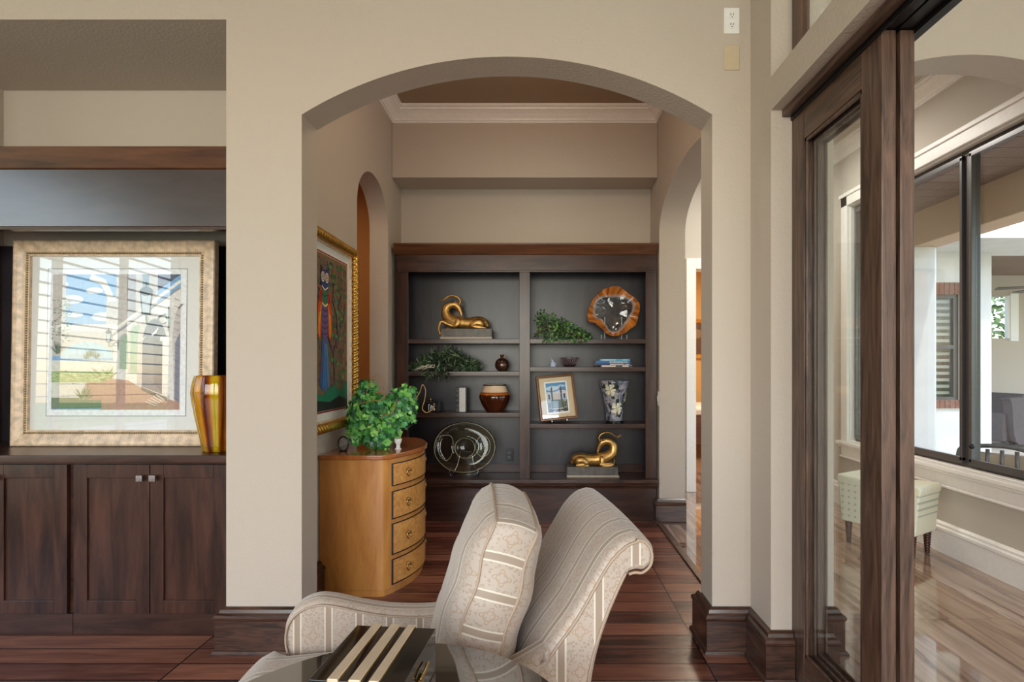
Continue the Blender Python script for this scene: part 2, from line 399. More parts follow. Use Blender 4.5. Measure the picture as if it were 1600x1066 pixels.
# front wall: alcove opening, big arch, gallery arch
out = [(-4.6, 0), (-3.08, 0), (-3.08, 2.88), (-1.434, 2.88), (-1.434, 0), (A0, 0)] + arch_pts(A0, A1, ASPR, ARISE, 40) + [(A1, 0), (1.335, 0)] \
    + arch_pts(1.335, 2.60, 2.38, .34, 30, 'ell') + [(2.60, 0), (2.81, 0), (2.81, TOP), (-4.6, TOP)]
bm = NB(); prism(bm, out, lambda x, z: (x, D, z), lambda x, z: (x, DB, z))
struct('wall_back', bm, M['wall'], 'greige textured wall with the wide arched opening')
# alcove shell
bm = boxes((-3.2, -3.08, DB, 3.22, 0, 3.0), (-3.08, -1.434, 3.12, 3.22, 0, 3.0), (-3.08, -1.434, DB, 3.12, 2.88, 3.0), (-1.434, -1.40, DB, 3.22, 0, 3.0))
struct('wall_alcove', bm, M['wall'], 'painted walls and lid of the cabinet alcove')
# left wall of the passage with narrow arch
lo = [(DB, 0), (3.70, 0)] + arch_pts(3.70, 4.45, 2.415, .315, 26, 'ell') + [(4.45, 0), (4.9, 0), (4.9, TOP), (DB, TOP)]
bm = NB(); prism(bm, lo, lambda y, z: (XL, y, z), lambda y, z: (XL-.15, y, z))
struct('wall_left', bm, M['wall'], 'passage wall with the narrow arched doorway')
# right wall of the passage with wide arch
ro = [(DB, 0), (2.84, 0)] + arch_pts(2.84, 4.50, 2.41, .32, 34, 'ell') + [(4.50, 0), (4.9, 0), (4.9, TOP), (DB, TOP)]
bm = NB(); prism(bm, ro, lambda y, z: (XR, y, z), lambda y, z: (XR+.214, y, z))
struct('wall_right', bm, M['wall'], 'passage wall with the wide arch into the gallery')
# end wall + soffit over the bookcase
bm = boxes((-1.40, 1.19, 4.87, 4.97, 0, TOP)); struct('wall_rear', bm, M['wall'], 'painted wall above the bookcase')
bm = boxes((XL, XR, 4.56, 4.87, 2.88, 3.45)); struct('trim_2', bm, M['wall'], 'dropped soffit above the bookcase', bevel=.006)
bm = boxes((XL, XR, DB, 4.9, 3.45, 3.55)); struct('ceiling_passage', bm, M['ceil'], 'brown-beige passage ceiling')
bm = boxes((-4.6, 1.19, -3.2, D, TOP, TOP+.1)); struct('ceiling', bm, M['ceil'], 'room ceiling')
bm = boxes((1.194, 2.81, -3.2, 5.64, 3.34, 3.44)); struct('ceiling_gallery', bm, M['wall_hall'], 'gallery ceiling')
# room right wall: pier, header, band above the transom
bm = boxes((.956, 1.19, 2.26, D, 0, TOP), (.956, 1.19, -3.2, 2.26, 2.362, 2.50), (.956, 1.19, -3.2, 2.26, 3.25, TOP), (.956, 1.19, -3.2, -.9, 0, 2.362), (.956, 1.19, -3.2, -1.2, 2.5, 3.25))
struct('wall_room_right', bm, M['wall'], 'room wall with sliding door opening and transom above')
# room left and front walls with window openings
bm = boxes((-4.7, -4.6, -3.2, -1.1, 0, TOP), (-4.7, -4.6, 2.3, DB, 0, TOP), (-4.7, -4.6, -1.1, 2.3, 0, .35), (-4.7, -4.6, -1.1, 2.3, 3.1, TOP))
struct('wall_room_left', bm, M['wall'], 'room wall holding tall windows')
bm = boxes((-4.6, -3.9, -3.3, -3.2, 0, TOP), (.7, .956, -3.3, -3.2, 0, TOP), (-3.9, .7, -3.3, -3.2, 3.1, TOP), (-3.9, .7, -3.3, -3.2, 0, .3))
struct('wall_front', bm, M['wall'], 'wall behind the photographer')
def win(name, axis, a0, a1, z0, z1, at, th, n, mat, rows=0, fw=.04):
    """window frame with n lights along its length; plane at `at` on the other axis"""
    bm = NB(); f = fw
    def bx(p0, p1, q0, q1):
        if axis == 'y': box(bm, at, at+th, p0, p1, q0, q1)
        else: box(bm, p0, p1, at, at+th, q0, q1)
    bx(a0, a1, z0, z0+f); bx(a0, a1, z1-f, z1)
    for i in range(n+1):
        c = a0+f/2+(a1-a0-f)*i/n; bx(c-f/2, c+f/2, z0+f, z1-f)
    for j in range(rows):
        c = z0+(z1-z0)*(j+1)/(rows+1); bx(a0+f, a1-f, c-.012, c+.012)
    o = link(name, bm, mat); o['kind'] = 'structure'; return o
w1 = win('window_1', 'y', -1.1, 2.3, .35, 3.1, -4.68, .05, 4, M['white'], fw=.07); w1['label'] = 'tall side windows with shutters'
bm = NB()
for i in range(22):
    z = .5+i*.118
    prism(bm, [(-.03, -.0025), (.03, -.0025), (.03, .0025), (-.03, .0025)], lambda a, b, z=z: (-4.62+a*.9, -1.05, z+b+a*.1), lambda a, b, z=z: (-4.62+a*.9, 2.25, z+b+a*.1))
so = link('shutter_slats', bm, M['slat'], parent=w1)
w2 = win('window_2', 'x', -3.9, .7, .3, 3.1, -3.28, .05, 4, M['white'], fw=.06); w2['label'] = 'wide windows behind the photographer'
# transom window above the sliding doors
w3 = win('window_3', 'y', -1.2, 2.25, 2.50, 3.25, 1.04, .05, 3, M['walnut'], fw=.045); w3['label'] = 'walnut framed transom window above the sliding doors'
link('pane', boxes((1.06, 1.064, -1.15, 2.21, 2.54, 3.21)), M['pane'], parent=w3)
# baseboards
bp = [(0, 0), (.046, 0), (.046, .008), (.040, .018), (.034, .02), (.034, .150), (.038, .155), (.040, .166), (.034, .176), (.022, .182), (.018, .196), (.008, .204), (0, .204)]
def baseb(name, path, label, side=-1, prof=bp, mat=None):
    bm = NB(); sweep(bm, path, prof, side=side); o = struct(name, bm, mat or M['base'], label)
    for p in o.data.polygons: p.use_smooth = False
    return o
baseb('baseboard_back_left', [(-1.434, D+.12), (-1.434, D), (A0, D), (A0, DB), (XL, DB), (XL, 3.70)], 'stained wood baseboard round the left pier')
baseb('baseboard_back_right', [(A1+.19, 2.84), (A1+.19, DB+.0), (A1, DB), (A1, D), (.956, D), (.956, 2.26), (1.04, 2.26)], 'stained wood baseboard round the right pier', side=-1)
baseb('baseboard_passage', [(XR, 4.55), (XR, 4.50), (XR+.214, 4.50)], 'stained wood baseboard at the far arch jamb', side=-1)
baseb('baseboard_gallery_pier', [(1.15, 2.26), (1.19, 2.26), (1.19, D), (1.335, D), (1.335, DB)], 'stained wood baseboard of the gallery arch pier', side=-1)
wb = [(0, 0), (.022, 0), (.022, .15), (.030, .158), (.030, .176), (.020, .186), (.020, .2), (.008, .212), (0, .215)]
baseb('baseboard_gallery', [(2.81, -3.0), (2.81, 5.64), (2.35, 5.64)], 'white moulded baseboard of the gallery', side=1, prof=wb, mat=M['white'])
# crown mouldings
cp = [(0, 0), (.018, 0), (.018, .014), (.030, .018), (.034, .030), (.060, .062), (.082, .078), (.092, .082), (.096, .096), (.112, .100), (.112, .120), (0, .120)]
cpz = [(a, 3.33+b) for a, b in cp]
bm = NB(); sweep(bm, [(XL, DB), (XR, DB), (XR, 4.56), (XL, 4.56)], cpz, closed=True, side=1); struct('trim_3', bm, M['white'], 'white crown moulding of the passage')
cpz2 = [(a, 3.22+b) for a, b in cp]
bm = NB(); sweep(bm, [(1.194, -3), (1.194, D)][::-1], cpz2, side=1); sweep(bm, [(2.81, -3), (2.81, D)], cpz2, side=1)
sweep(bm, [(1.194, 5.64), (2.81, 5.64)][::-1]+[(1.194, DB)], cpz2, side=1) if False else None
sweep(bm, [(1.194, DB), (2.81, DB), (2.81, 5.64), (1.194, 5.64)], cpz2, closed=True, side=1)
struct('trim_4', bm, M['white'], 'white crown moulding of the gallery')
# gallery outer wall with the long window
WX = 2.81; w0, w1_, wz0, wz1 = .3, 4.95, .61, 2.76
bm = boxes((WX, WX+.16, -3.2, w0, 0, TOP), (WX, WX+.16, w1_, 5.8, 0, TOP), (WX, WX+.16, w0, w1_, 0, wz0), (WX, WX+.16, w0, w1_, wz1, TOP))
struct('wall_gallery_right', bm, M['wall_hall'], 'gallery wall below and above the long window')
bm = boxes((1.04, 1.19, 4.9, 5.78, 0, TOP), (1.19, 1.50, 5.64, 5.78, 0, TOP), (2.62, 2.81, 5.64, 5.78, 0, TOP), (1.50, 2.62, 5.64, 5.78, 2.36, TOP))
struct('wall_gallery_end', bm, M['wall_hall'], 'end wall of the gallery with a cased doorway')
bm = boxes((1.50, 1.60, 5.60, 5.80, 0, 2.41), (1.56, 1.60, 5.78, 5.86, 0, 2.30), (1.60, 2.52, 5.60, 5.80, 2.30, 2.41), (2.52, 2.62, 5.60, 5.80, 0, 2.41))
struct('door_1', bm, M['white'], 'white cased doorway at the end of the gallery', bevel=.006)
bm = boxes((1.1, 2.97, 9.0, 9.1, 0, 3.0), (1.1, 1.19, 5.78, 9.0, 0, 3.0), (2.88, 2.96, 5.80, 9.0, 0, 3.0), (1.1, 2.97, 5.78, 9.1, 3.0, 3.1))
struct('wall_bedroom', bm, M['golden'], 'warm lit walls of the far room')
bm = boxes((-2.9, -2.8, 3.25, 5.2, 0, 3.1), (-2.8, -1.4, 3.22, 3.3, 0, 3.1), (-2.8, -1.4, 5.1, 5.2, 0, 3.1), (-2.9, -1.4, 3.22, 5.2, 3.1, 3.2))
struct('wall_side_room', bm, M['terra'], 'ochre walls beyond the narrow arch')
bm = boxes((-2.9, -1.25, 3.3, 5.2, -.1, -.001)); struct('floor_side_room', bm, M['floor'], 'plank floor beyond the narrow arch')
# long window frame: dark bronze, mullions
bm = NB(); fx0, fx1 = WX+.05, WX+.11
box(bm, fx0, fx1, w0, w1_, wz0, wz0+.05); box(bm, fx0, fx1, w0, w1_, wz1-.05, wz1)
for y, h in ((w0+.025, .025), (2.12, .03), (3.64, .03), (w1_-.025, .025)):
    box(bm, fx0, fx1, y-h, y+h, wz0+.05, wz1-.05)
o = struct('window_4', bm, M['bronze'], 'long dark bronze framed gallery window', bevel=.003)
for k, (a, b) in enumerate(((.325, 2.09), (2.15, 3.61), (3.67, 4.925))):
    bm = NB(); box(bm, fx0-.02, fx0+.005, a, a+.022, wz0+.05, wz1-.05); box(bm, fx0-.02, fx0+.005, b-.022, b, wz0+.05, wz1-.05)
    box(bm, fx0-.02, fx0+.005, a, b, wz0+.03, wz0+.075); box(bm, fx0-.02, fx0+.005, a, b, wz1-.075, wz1-.04)
    s = link('sash', bm, M['sash'], parent=o, bevel=.003)
    link('pane', boxes((fx0+.02, fx0+.026, a+.01, b-.01, wz0+.05, wz1-.05)), M['pane'], parent=o)
k = NB(); ball(k, (fx0-.025, 3.58, wz0+.16), .018, 2); link('latch', k, M['blackmetal'], parent=o, smooth=True)
# casing and sill
bm = NB()
cz = [(0, 0), (.02, 0), (.026, .01), (.026, .06), (.034, .07), (.034, .10), (0, .10)]
box(bm, WX-.026, WX+.05, w1_, w1_+.10, wz0-.0, wz1+.11); box(bm, WX-.026, WX+.05, w0-.1, w1_+.1, wz1, wz1+.11)
box(bm, WX-.038, WX, w0-.1, w1_+.12, wz1+.085, wz1+.12)
box(bm, WX-.06, WX+.06, w0-.1, w1_+.13, wz0-.03, wz0); box(bm, WX-.045, WX, w0-.1, w1_+.12, wz0-.052, wz0-.03)
box(bm, WX-.024, WX, w0-.1, w1_+.1, wz0-.13, wz0-.052); box(bm, WX-.034, WX, w0-.1, w1_+.11, wz0-.15, wz0-.13)
box(bm, WX-.002, WX+.05, w0, w1_, wz0, wz0+.012); box(bm, WX-.002, WX+.05, w0, w1_, wz1-.012, wz1); box(bm, WX-.002, WX+.05, w1_-.012, w1_, wz0, wz1)
struct('trim_5', bm, M['white'], 'white casing and sill of the long window', bevel=.005)

# ---- patio outside
struct('ground_patio', boxes((2.97, 16, -4, 16, -.15, -.05)), M['travertine'], 'pale stone patio paving')
struct('ground_lawn', boxes((-60, -4.75, -40, 40, -.4, -.3), (-4.75, 60, -40, -3.35, -.4, -.3), (16, 60, -3.35, 60, -.4, -.3), (-4.75, 16, 16, 60, -.4, -.3)), M['lawn'], 'lawn outside')
struct('road', boxes((-16, -11, -40, 40, -.3, -.28), (-8.2, -7.2, -40, 40, -.3, -.28)), M['road'], 'pale road and path across the lawn')
bm = NB()
for i in range(50): box(bm, 2.97, 4.15, -4.0+i*.2, -4.0+i*.2+.193, 2.985, 3.02)
box(bm, 2.97, 4.42, -4.0, 7.0, 3.02, 3.3)  # unseen roof slab added above the boards to shut out skylight
struct('ceiling_patio', bm, M['woodceil'], 'boarded wood ceiling over the patio edge')
struct('trim_6', boxes((4.12, 4.42, -4, 6.98, 2.62, 3.015)), M['beam'], 'stucco beam over the patio', bevel=.01)
# patio column + far stucco wall with opening
bm = NB(); prism(bm, [(4.09, 6.0), (4.35, 6.0), (4.42, 6.08), (4.42, 6.3), (4.09, 6.3)], lambda x, y: (x, y, -.05), lambda x, y: (x, y, 2.62))
struct('column', bm, M['stucco'], 'white stucco patio column', bevel=.01)
bm = boxes((4.0, 5.06, 7.0, 7.2, -.05, 3.3), (5.40, 5.80, 7.0, 7.2, -.05, 3.3), (5.06, 5.40, 7.0, 7.2, -.05, .86), (5.06, 5.40, 7.0, 7.2, 2.22, 3.3),
           (5.80, 12, 7.0, 7.3, 2.78, 4.8), (4.0, 5.8, 7.0, 7.3, 3.3, 4.8), (4.0, 12, 6.2, 7.0, 2.76, 2.9))
struct('wall_patio', bm, M['stucco'], 'white stucco wall of the patio')
bm = boxes(*[(5.04+i*.066, 5.04+i*.066+.060, 6.97, 7.02, 2.22, 2.37) for i in range(7)], (5.04, 5.5, 6.98, 7.02, 2.225, 2.365)); struct('trim_7', bm, M['brick'], 'brick lintel over the shuttered window')
bm = boxes(*[(5.04+i*.066, 5.04+i*.066+.060, 6.96, 7.02, .76, .86) for i in range(6)], (5.04, 5.42, 6.97, 7.02, .765, .855)); struct('trim_8', bm, M['brick'], 'brick sill under the shuttered window')
bm = boxes((5.06, 5.40, 7.04, 7.10, .86, .90), (5.06, 5.40, 7.04, 7.10, 2.18, 2.22), (5.34, 5.40, 7.04, 7.10, .9, 2.18), (5.06, 5.10, 7.04, 7.1, .9, 2.18), (5.1, 5.34, 7.04, 7.1, 1.52, 1.57))
w5 = struct('window_5', bm, M['bronze'], 'small dark framed window with louvred shutters under a brick lintel')
bm = NB()
for i in range(15): box(bm, 5.1, 5.34, 7.11, 7.15, .93+i*.085, .93+i*.085+.038)
link('shutter_slats', bm, M['slat'], parent=w5)
link('pane', boxes((5.1, 5.34, 7.065, 7.07, .9, 2.18)), M['pane'], parent=w5)
link('backing', boxes((5.04, 5.42, 7.16, 7.2, .86, 2.2)), M['black'], parent=w5)
# far porch room
PB = 11.0
bm = boxes((6.5, 9.02, PB, PB+.2, -.05, 3.3), (9.55, 14, PB, PB+.2, -.05, 3.3), (9.02, 9.55, PB, PB+.2, -.05, 1.86), (9.02, 9.55, PB, PB+.2, 2.72, 3.3))
struct('wall_porch', bm, M['wall'], 'tan wall at the back of the porch')
bm = NB()
for i in range(14): box(bm, 5.8, 13, 8.0+i*.22, 8.0+i*.22+.21, 3.13, 3.16)
struct('ceiling_porch', bm, M['woodceil'], 'boarded porch ceiling')
struct('window_6', boxes((9.02, 9.06, PB-.03, PB+.03, 1.86, 2.72), (9.42, 9.46, PB-.03, PB+.05, 1.86, 2.72), (9.46, 9.62, PB-.05, PB+.05, 1.8, 2.76)), M['white'], 'porch window onto greenery')
# ------------------------------------------------------------------ sliding glazed doors + track
def leaf(name, x0, y0, y1, label, z0=.012, z1=2.33, st=.105):
    t = thing(name, label, 'door', (x0, y0, 0), 0, 'glazed walnut sliding doors'); L = y1-y0; th = .045
    link('stile', boxes((0, th, 0, st, z0, z1)), M['walnut'], t, bevel=.003)
    link('stile', boxes((0, th, L-st, L, z0, z1)), M['walnut'], t, bevel=.003)
    link('top_rail', boxes((0, th, st, L-st, z1-.13, z1)), M['walnut_h'], t, bevel=.003)
    link('bottom_rail', boxes((0, th, st, L-st, z0, .145)), M['walnut_h'], t, bevel=.003)
    bm = NB()
    a, b, c, d = st, L-st, .145, z1-.13
    for q0, q1 in ((-.0, .014), (th-.014, th)):
        box(bm, q0+.004, q1-.002, a, a+.014, c, d); box(bm, q0+.004, q1-.002, b-.014, b, c, d)
        box(bm, q0+.004, q1-.002, a, b, c, c+.014); box(bm, q0+.004, q1-.002, a, b, d-.014, d)
    link('glazing_bead', bm, M['walnut'], t, bevel=.002)
    link('glass', boxes((th/2-.003, th/2+.003, a, b, c, d)), M['pane'], t)
    return t
leaf('sliding_glass_door', 1.043, 1.665, 2.262, 'glazed walnut sliding door leaf nearest the room, against the pier')
leaf('sliding_glass_door', 1.100, 1.665, 2.285, 'glazed walnut sliding door leaf stacked behind the nearest one')
t = thing('door_track', 'black metal sliding door track with walnut fascia under the header', 'track', (0, 0, 2.362))
link('fascia', boxes((1.0, 1.034, -.9, 2.258, -.03, -.001)), M['walnut_h'], t, bevel=.004)
link('rail', boxes((1.036, 1.088, -.9, 2.258, -.03, -.001), (1.036, 1.042, -.9, 2.258, -.045, -.03), (1.094, 1.148, -.9, 2.258, -.03, -.001), (1.088, 1.094, -.9, 2.258, -.02, -.001), (1.142, 1.148, -.9, 2.258, -.045, -.03), (1.15, 1.185, -.9, 2.258, -.035, -.001)), M['blackmetal'], t, bevel=.002)

# ------------------------------------------------------------------ wall plates
t = thing('wall_outlet', 'white double power outlet high beside the arch, above the beige plate', 'outlet', (.869, D, 2.872))
link('plate', boxes((-.036, .036, -.006, 0, -.059, .059)), M['plastic'], t, bevel=.003)
for dz in (-.022, .022):
    bm = NB(); lathe(bm, [(.016, 0), (.016, .004)], 20); s = link('socket', bm, M['plastic'], t, loc=(0, -.005, dz), rot=(pi/2, 0, 0), bevel=.001)
    link('slot', boxes((-.007, -.0045, -.0098, -.009, dz-.001, dz+.009), (.0045, .007, -.0098, -.009, dz-.001, dz+.009), (-.002, .002, -.0098, -.009, dz-.010, dz-.006)), M['black'], t)
o = link('blank_plate', boxes((-.036, .036, -.006, 0, -.057, .057)), M['beigeplastic'], bevel=.003, loc=(.869, D, 2.704)); tag(o, 'beige blank cover plate below the white outlet', 'cover plate')
t = thing('light_switch', 'white light switch on the narrow wall strip right of the bookcase', 'switch', (XR, 4.535, 1.03))
link('plate', boxes((-.006, 0, -.025, .015, -.06, .06)), M['plastic'], t, bevel=.002); link('toggle', boxes((-.011, -.006, -.01, 0, -.02, .02)), M['plastic'], t)

# ------------------------------------------------------------------ alcove cabinetry
def door_panel(bm, x0, x1, z0, z1, y=0, th=.02, rail=.064):
    box(bm, x0, x0+rail, y, y+th, z0, z1); box(bm, x1-rail, x1, y, y+th, z0, z1)
    box(bm, x0+rail, x1-rail, y, y+th, z0, z0+rail); box(bm, x0+rail, x1-rail, y, y+th, z1-rail, z1)
    box(bm, x0+rail-.002, x1-rail+.002, y+.010, y+th-.002, z0+rail-.002, z1-rail+.002); return bm
def base_cab(x0, x1, doors, label):
    t = thing('base_cabinet', label, 'cabinet', ((x0+x1)/2, 2.645, 0), 0, 'alcove base cabinets'); c = (x0+x1)/2
    link('body', boxes((x0-c, x1-c, 0, .47, .10, .834), (x0-c, x1-c, -.008, .47, 0, .098)), M['espresso_h'], t, bevel=.002)
    for (a, b, kx) in doors:
        bm = NB(); door_panel(bm, a-c, b-c, .104, .823, -.022)
        d = link('door', bm, M['espresso'], t, bevel=.0025)
        if kx is not None:
            bm = NB(); tube(bm, [(0, 0, 0), (0, -.018, 0)], .006, 10); box(bm, -.015, .015, -.030, -.018, -.015, .015)
            link('knob', bm, M['nickel'], d, bevel=.002, loc=(kx-c, -.022, .762))
base_cab(-2.268, -1.436, ((-2.253, -1.888, -1.918), (-1.884, -1.515, -1.856)), 'dark stained base cabinet with two square nickel knobs, under the glass vase')
base_cab(-3.078, -2.270, ((-2.655, -2.286, -2.62), (-3.03, -2.66, -2.69)), 'dark stained base cabinet at the left edge under the framed print')
o = link('worktop', boxes((-3.078, -1.436, 2.600, 3.06, .835, .873)), M['espresso_h'], bevel=.004); tag(o, 'dark stained wooden worktop carrying the framed print and vase', 'worktop')
t = thing('upper_cabinetry', 'dark stained alcove panelling with brown crown shelf and valance', 'cabinet', (-2.257, 2.62, .875))
link('back_panel', boxes((-.82, .82, .445, .465, 0, 1.10)), M['espresso_back'], t)
link('side_panel', boxes((-.82, -.78, .02, .445, 0, 1.10)), M['espresso'], t, bevel=.002)
link('side_panel', boxes((.78, .82, .02, .445, 0, 1.10)), M['espresso'], t, bevel=.002)
link('valance', boxes((-.82, .82, 0, .02, 1.095, 1.40)), M['valance'], t, bevel=.002)
bm = NB(); prism(bm, [(-.018, 1.078), (.02, 1.078), (.02, 1.095), (-.008, 1.097), (-.02, 1.09)], lambda y, z: (-.82, y, z), lambda y, z: (.82, y, z)); link('bottom_moulding', bm, M['espresso_h'], t)
bm = NB(); prism(bm, [(0, 1.37), (-.012, 1.375), (-.05, 1.455), (-.055, 1.462), (.495, 1.462), (.495, 1.40), (0, 1.40)], lambda y, z: (-.82, y, z), lambda y, z: (.82, y, z)); link('crown_shelf', bm, M['crownwood'], t, bevel=.002)

# ------------------------------------------------------------------ framed prints
def frame_obj(name, label, cat, w, h, loc, rot, fw, prof, fmat, shapes, art_w, art_h, matmat, glass=True, group=None, ascale=1):
    """picture: local XY plane, +Z towards the viewer, origin at bottom centre of the outer frame"""
    t = thing(name, label, cat, loc, rot=rot, group=group)
    bm = NB(); sweep(bm, [(-w/2, 0), (w/2, 0), (w/2, h), (-w/2, h)], prof, closed=True, side=1); f = link('frame', bm, fmat, t, smooth=False)
    link('mat_board', boxes((-w/2+fw*.5, w/2-fw*.5, fw*.5, h-fw*.5, -.004, .002)), matmat, t)
    a = flat_art('artwork', shapes, M['art'], t); a.location = (0, h/2, .0032); a.scale = (ascale, ascale, 1)
    link('backing', boxes((-w/2+.006, w/2-.006, .006, h-.006, -.012, -.006)), M['black'], t)
    if glass: link('glass', boxes((-w/2+fw*.8, w/2-fw*.8, fw*.8, h-fw*.8, .010, .012)), M['picglass'], t)
    return t, f
c = srgb
# large arcade print
Wp, Hp = 1.075, 1.098
sh = [(rect(-.315, -.335, .325, .342), c(120, 120, 124)), (rect(-.312, -.332, .322, .339), c(236, 238, 240)), (rect(-.29, -.305, .295, .315), c(120, 168, 212))]
for (x, y, rx, ry) in ((-.2, .2, .05, .02), (-.1, .24, .04, .015), (-.06, .12, .05, .02), (-.19, .13, .04, .012), (-.03, .05, .06, .02), (-.25, .27, .03, .012), (.0, .2, .03, .012)):
    sh.append((ell(x, y, rx, ry), c(226, 234, 240)))
L = srgb(224, 220, 214); Lm = srgb(196, 190, 184); Ld = srgb(150, 146, 150); Lv = srgb(88, 92, 112)
sh += [([(-.29, .06), (-.29, .315), (-.23, .315), (-.23, .06)], Lm), (stroke([(-.12, .305), (-.06, .28), (-.03, .22), (-.02, .17)], .03), L), (rect(-.045, .04, .005, .19), Lm),
       (rect(-.29, .055, .0, .085), L), (rect(-.29, .02, .0, .055), Lm), ([(-.29, -.06), (-.29, .02), (.0, .02), (.0, -.06)], Lm), (ell(-.13, -.07, .12, .075, 20, 0, pi), c(170, 200, 216)),
       ([(-.29, -.30), (-.29, -.08), (.02, -.08), (.02, -.30)], c(214, 214, 204)), (rect(-.29, -.18, .0, -.13), c(150, 178, 110)), (rect(-.29, -.30, .0, -.25), c(96, 118, 84)),
       ([(-.01, .03), (.22, .20), (.295, .26), (.295, -.305), (-.01, -.305)], L), ([(.0, .315), (.0, .04), (.19, .185), (.19, .315)], Lm), ([(.05, .315), (.05, .09), (.09, .12), (.09, .315)], Ld), ([(.12, .315), (.12, .14), (.15, .165), (.15, .315)], c(110, 140, 150)),
       ([(.19, .315), (.19, .24), (.295, .315)], c(62, 66, 92)), (stroke([(-.02, .05), (.17, .19), (.295, .285)], .014), c(240, 238, 232)), (stroke([(-.02, .03), (.17, .165), (.295, .255)], .008), Ld)]
for (x, y0, y1, r) in ((.045, -.12, .03, .022), (.10, -.14, .06, .032)):
    sh.append((ell(x, y1-.02, r*1.35, r*1.6, 16, 0, pi)+[(x-r*1.35, y0), (x+r*1.35, y0)], Lm)); sh.append((ell(x, y1-.02, r, r*1.3, 16, 0, pi)+[(x-r, y0), (x+r, y0)], c(150, 176, 150)))
sh += [(ell(.175, .0, .075, .14, 20, 0, pi)+[(.10, -.22), (.25, -.26)], Lm), (ell(.178, -.005, .055, .115, 20, 0, pi)+[(.123, -.2), (.233, -.24)], Lv), ([(.17, .06), (.215, -.01), (.232, -.24), (.18, -.19)], c(52, 58, 86)),
       (rect(.215, -.24, .255, .02), L), (rect(.205, .01, .265, .03), c(238, 234, 226)), (ell(.31, .02, .05, .16, 14, pi/2, pi)+[(.27, -.26), (.295, -.28), (.295, .18)], Lm), ([(.272, -.26), (.272, .0), (.295, .05), (.295, -.28)], c(128, 130, 146)),
       ([(-.06, -.305), (-.06, -.16), (.06, -.17), (.18, -.24), (.295, -.27), (.295, -.305)], c(176, 136, 116)), (rect(-.13, -.26, -.02, -.18), c(178, 140, 118)), ([(.12, -.2), (.24, -.25), (.24, -.27), (.12, -.215)], c(70, 66, 70))]
random.seed(3)
for i in range(26):
    a = R(200+random.random()*140)*-1; l = .05+random.random()*.05; x0 = -.05; y0 = -.17
    sh.append(([(x0, y0-.006), (x0+l*cos(a), y0+abs(l*sin(a))*.9), (x0, y0+.006)], c(92+random.randint(0, 50), 136+random.randint(-20, 30), 70)))
def lantern(x, y, s):
    return [([(x-.022*s, y+.03*s), (x+.022*s, y+.03*s), (x+.015*s, y-.045*s), (x-.015*s, y-.045*s)], c(176, 186, 192)), (ell(x, y+.04*s, .026*s, .018*s), c(52, 66, 74)), ([(x-.004*s, y+.05*s), (x+.004*s, y+.05*s), (x, y+.09*s)], c(52, 66, 74)),
            (stroke([(x-.022*s, y+.03*s), (x-.015*s, y-.045*s)], .004*s), c(52, 66, 74)), (stroke([(x+.022*s, y+.03*s), (x+.015*s, y-.045*s)], .004*s), c(52, 66, 74)), (rect(x-.018*s, y-.055*s, x+.018*s, y-.045*s), c(52, 66, 74)),
            (stroke([(x, y-.055*s), (x+.004*s, y-.09*s), (x+.03*s, y-.095*s), (x+.055*s, y-.06*s), (x+.08*s, y-.05*s)], .006*s), c(60, 82, 90)),
            (stroke(ell(x+.066*s, y-.072*s, .018*s, .018*s, 12), .005*s), c(60, 82, 90)), (stroke([(x+.09*s, y-.02*s), (x+.09*s, y-.12*s)], .005*s), c(60, 82, 90))]
for i in range(160):
    sh.append((ell(random.uniform(-.29, -.20), random.uniform(.0, .2), .003+.004*random.random(), .003, 6), random.choice([c(150, 160, 140), c(196, 190, 184), c(120, 134, 112)])))
for i in range(120):
    sh.append((ell(random.uniform(-.29, -.02), random.gauss(-.155, .012), .004+.006*random.random(), .003, 6), random.choice([c(170, 190, 120), c(126, 160, 96), c(196, 200, 150)])))
for i in range(14):
    sh.append((stroke([(.268, -.25+i*.035), (.295, -.262+i*.035)], .002), c(100, 104, 120)))
for (x, y, s_) in ((-.265, -.03, 1.0), (-.13, -.06, .7), (-.11, -.05, .6), (-.085, -.06, .6)):
    for j in range(22):
        a = random.random()*pi; l = (.02+.022*random.random())*s_; sh.append(([(x-.003, y-.02*s_), (x+l*cos(a), y+l*sin(a)*1.3), (x+.003, y-.02*s_)], random.choice([c(74, 104, 82), c(96, 128, 96), c(60, 88, 76)])))
for j in range(40):
    a = random.random()*pi; l = .03+.04*random.random(); sh.append(([(-.148, -.26), (-.14+l*cos(a), -.26+l*sin(a)*1.2), (-.138, -.26)], random.choice([c(104, 128, 84), c(84, 108, 76), c(140, 156, 104)])))
for k in range(5): sh.append((stroke([(.19-.012*k, -.235-.008*k), (.23-.01*k, -.262-.006*k)], .004), c(214, 208, 200)))
sh += lantern(.14, .19, 1.15); sh += lantern(-.03, .03, .5)
sh += [([(.165, .04), (.18, .05), (.2, .075), (.188, .045), (.172, .032)], c(240, 240, 240)), ([(.115, .03), (.128, .02), (.14, .03), (.128, .012)], c(236, 236, 238))]
fp = [(0, -.012), (0, .022), (.004, .028), (.014, .031), (.028, .028), (.050, .021), (.062, .018), (.064, .014), (.076, .014), (.078, .018), (.084, .018), (.084, -.0), (.06, -.012)]
M['frame1'] = plain('aged_cream_gilt_frame', srgb(210, 184, 154), .42, 0, .2, noise=.28, nscale=30)
t, f = frame_obj('framed_print', 'large arcade print in a wide aged cream frame leaning on the alcove worktop', 'picture', Wp, Hp, (-2.275, 2.905, .874), (R(89), 0, 0), .084, fp, M['frame1'], sh, 0, 0, M['mat'], ascale=1.17)
bm = NB()
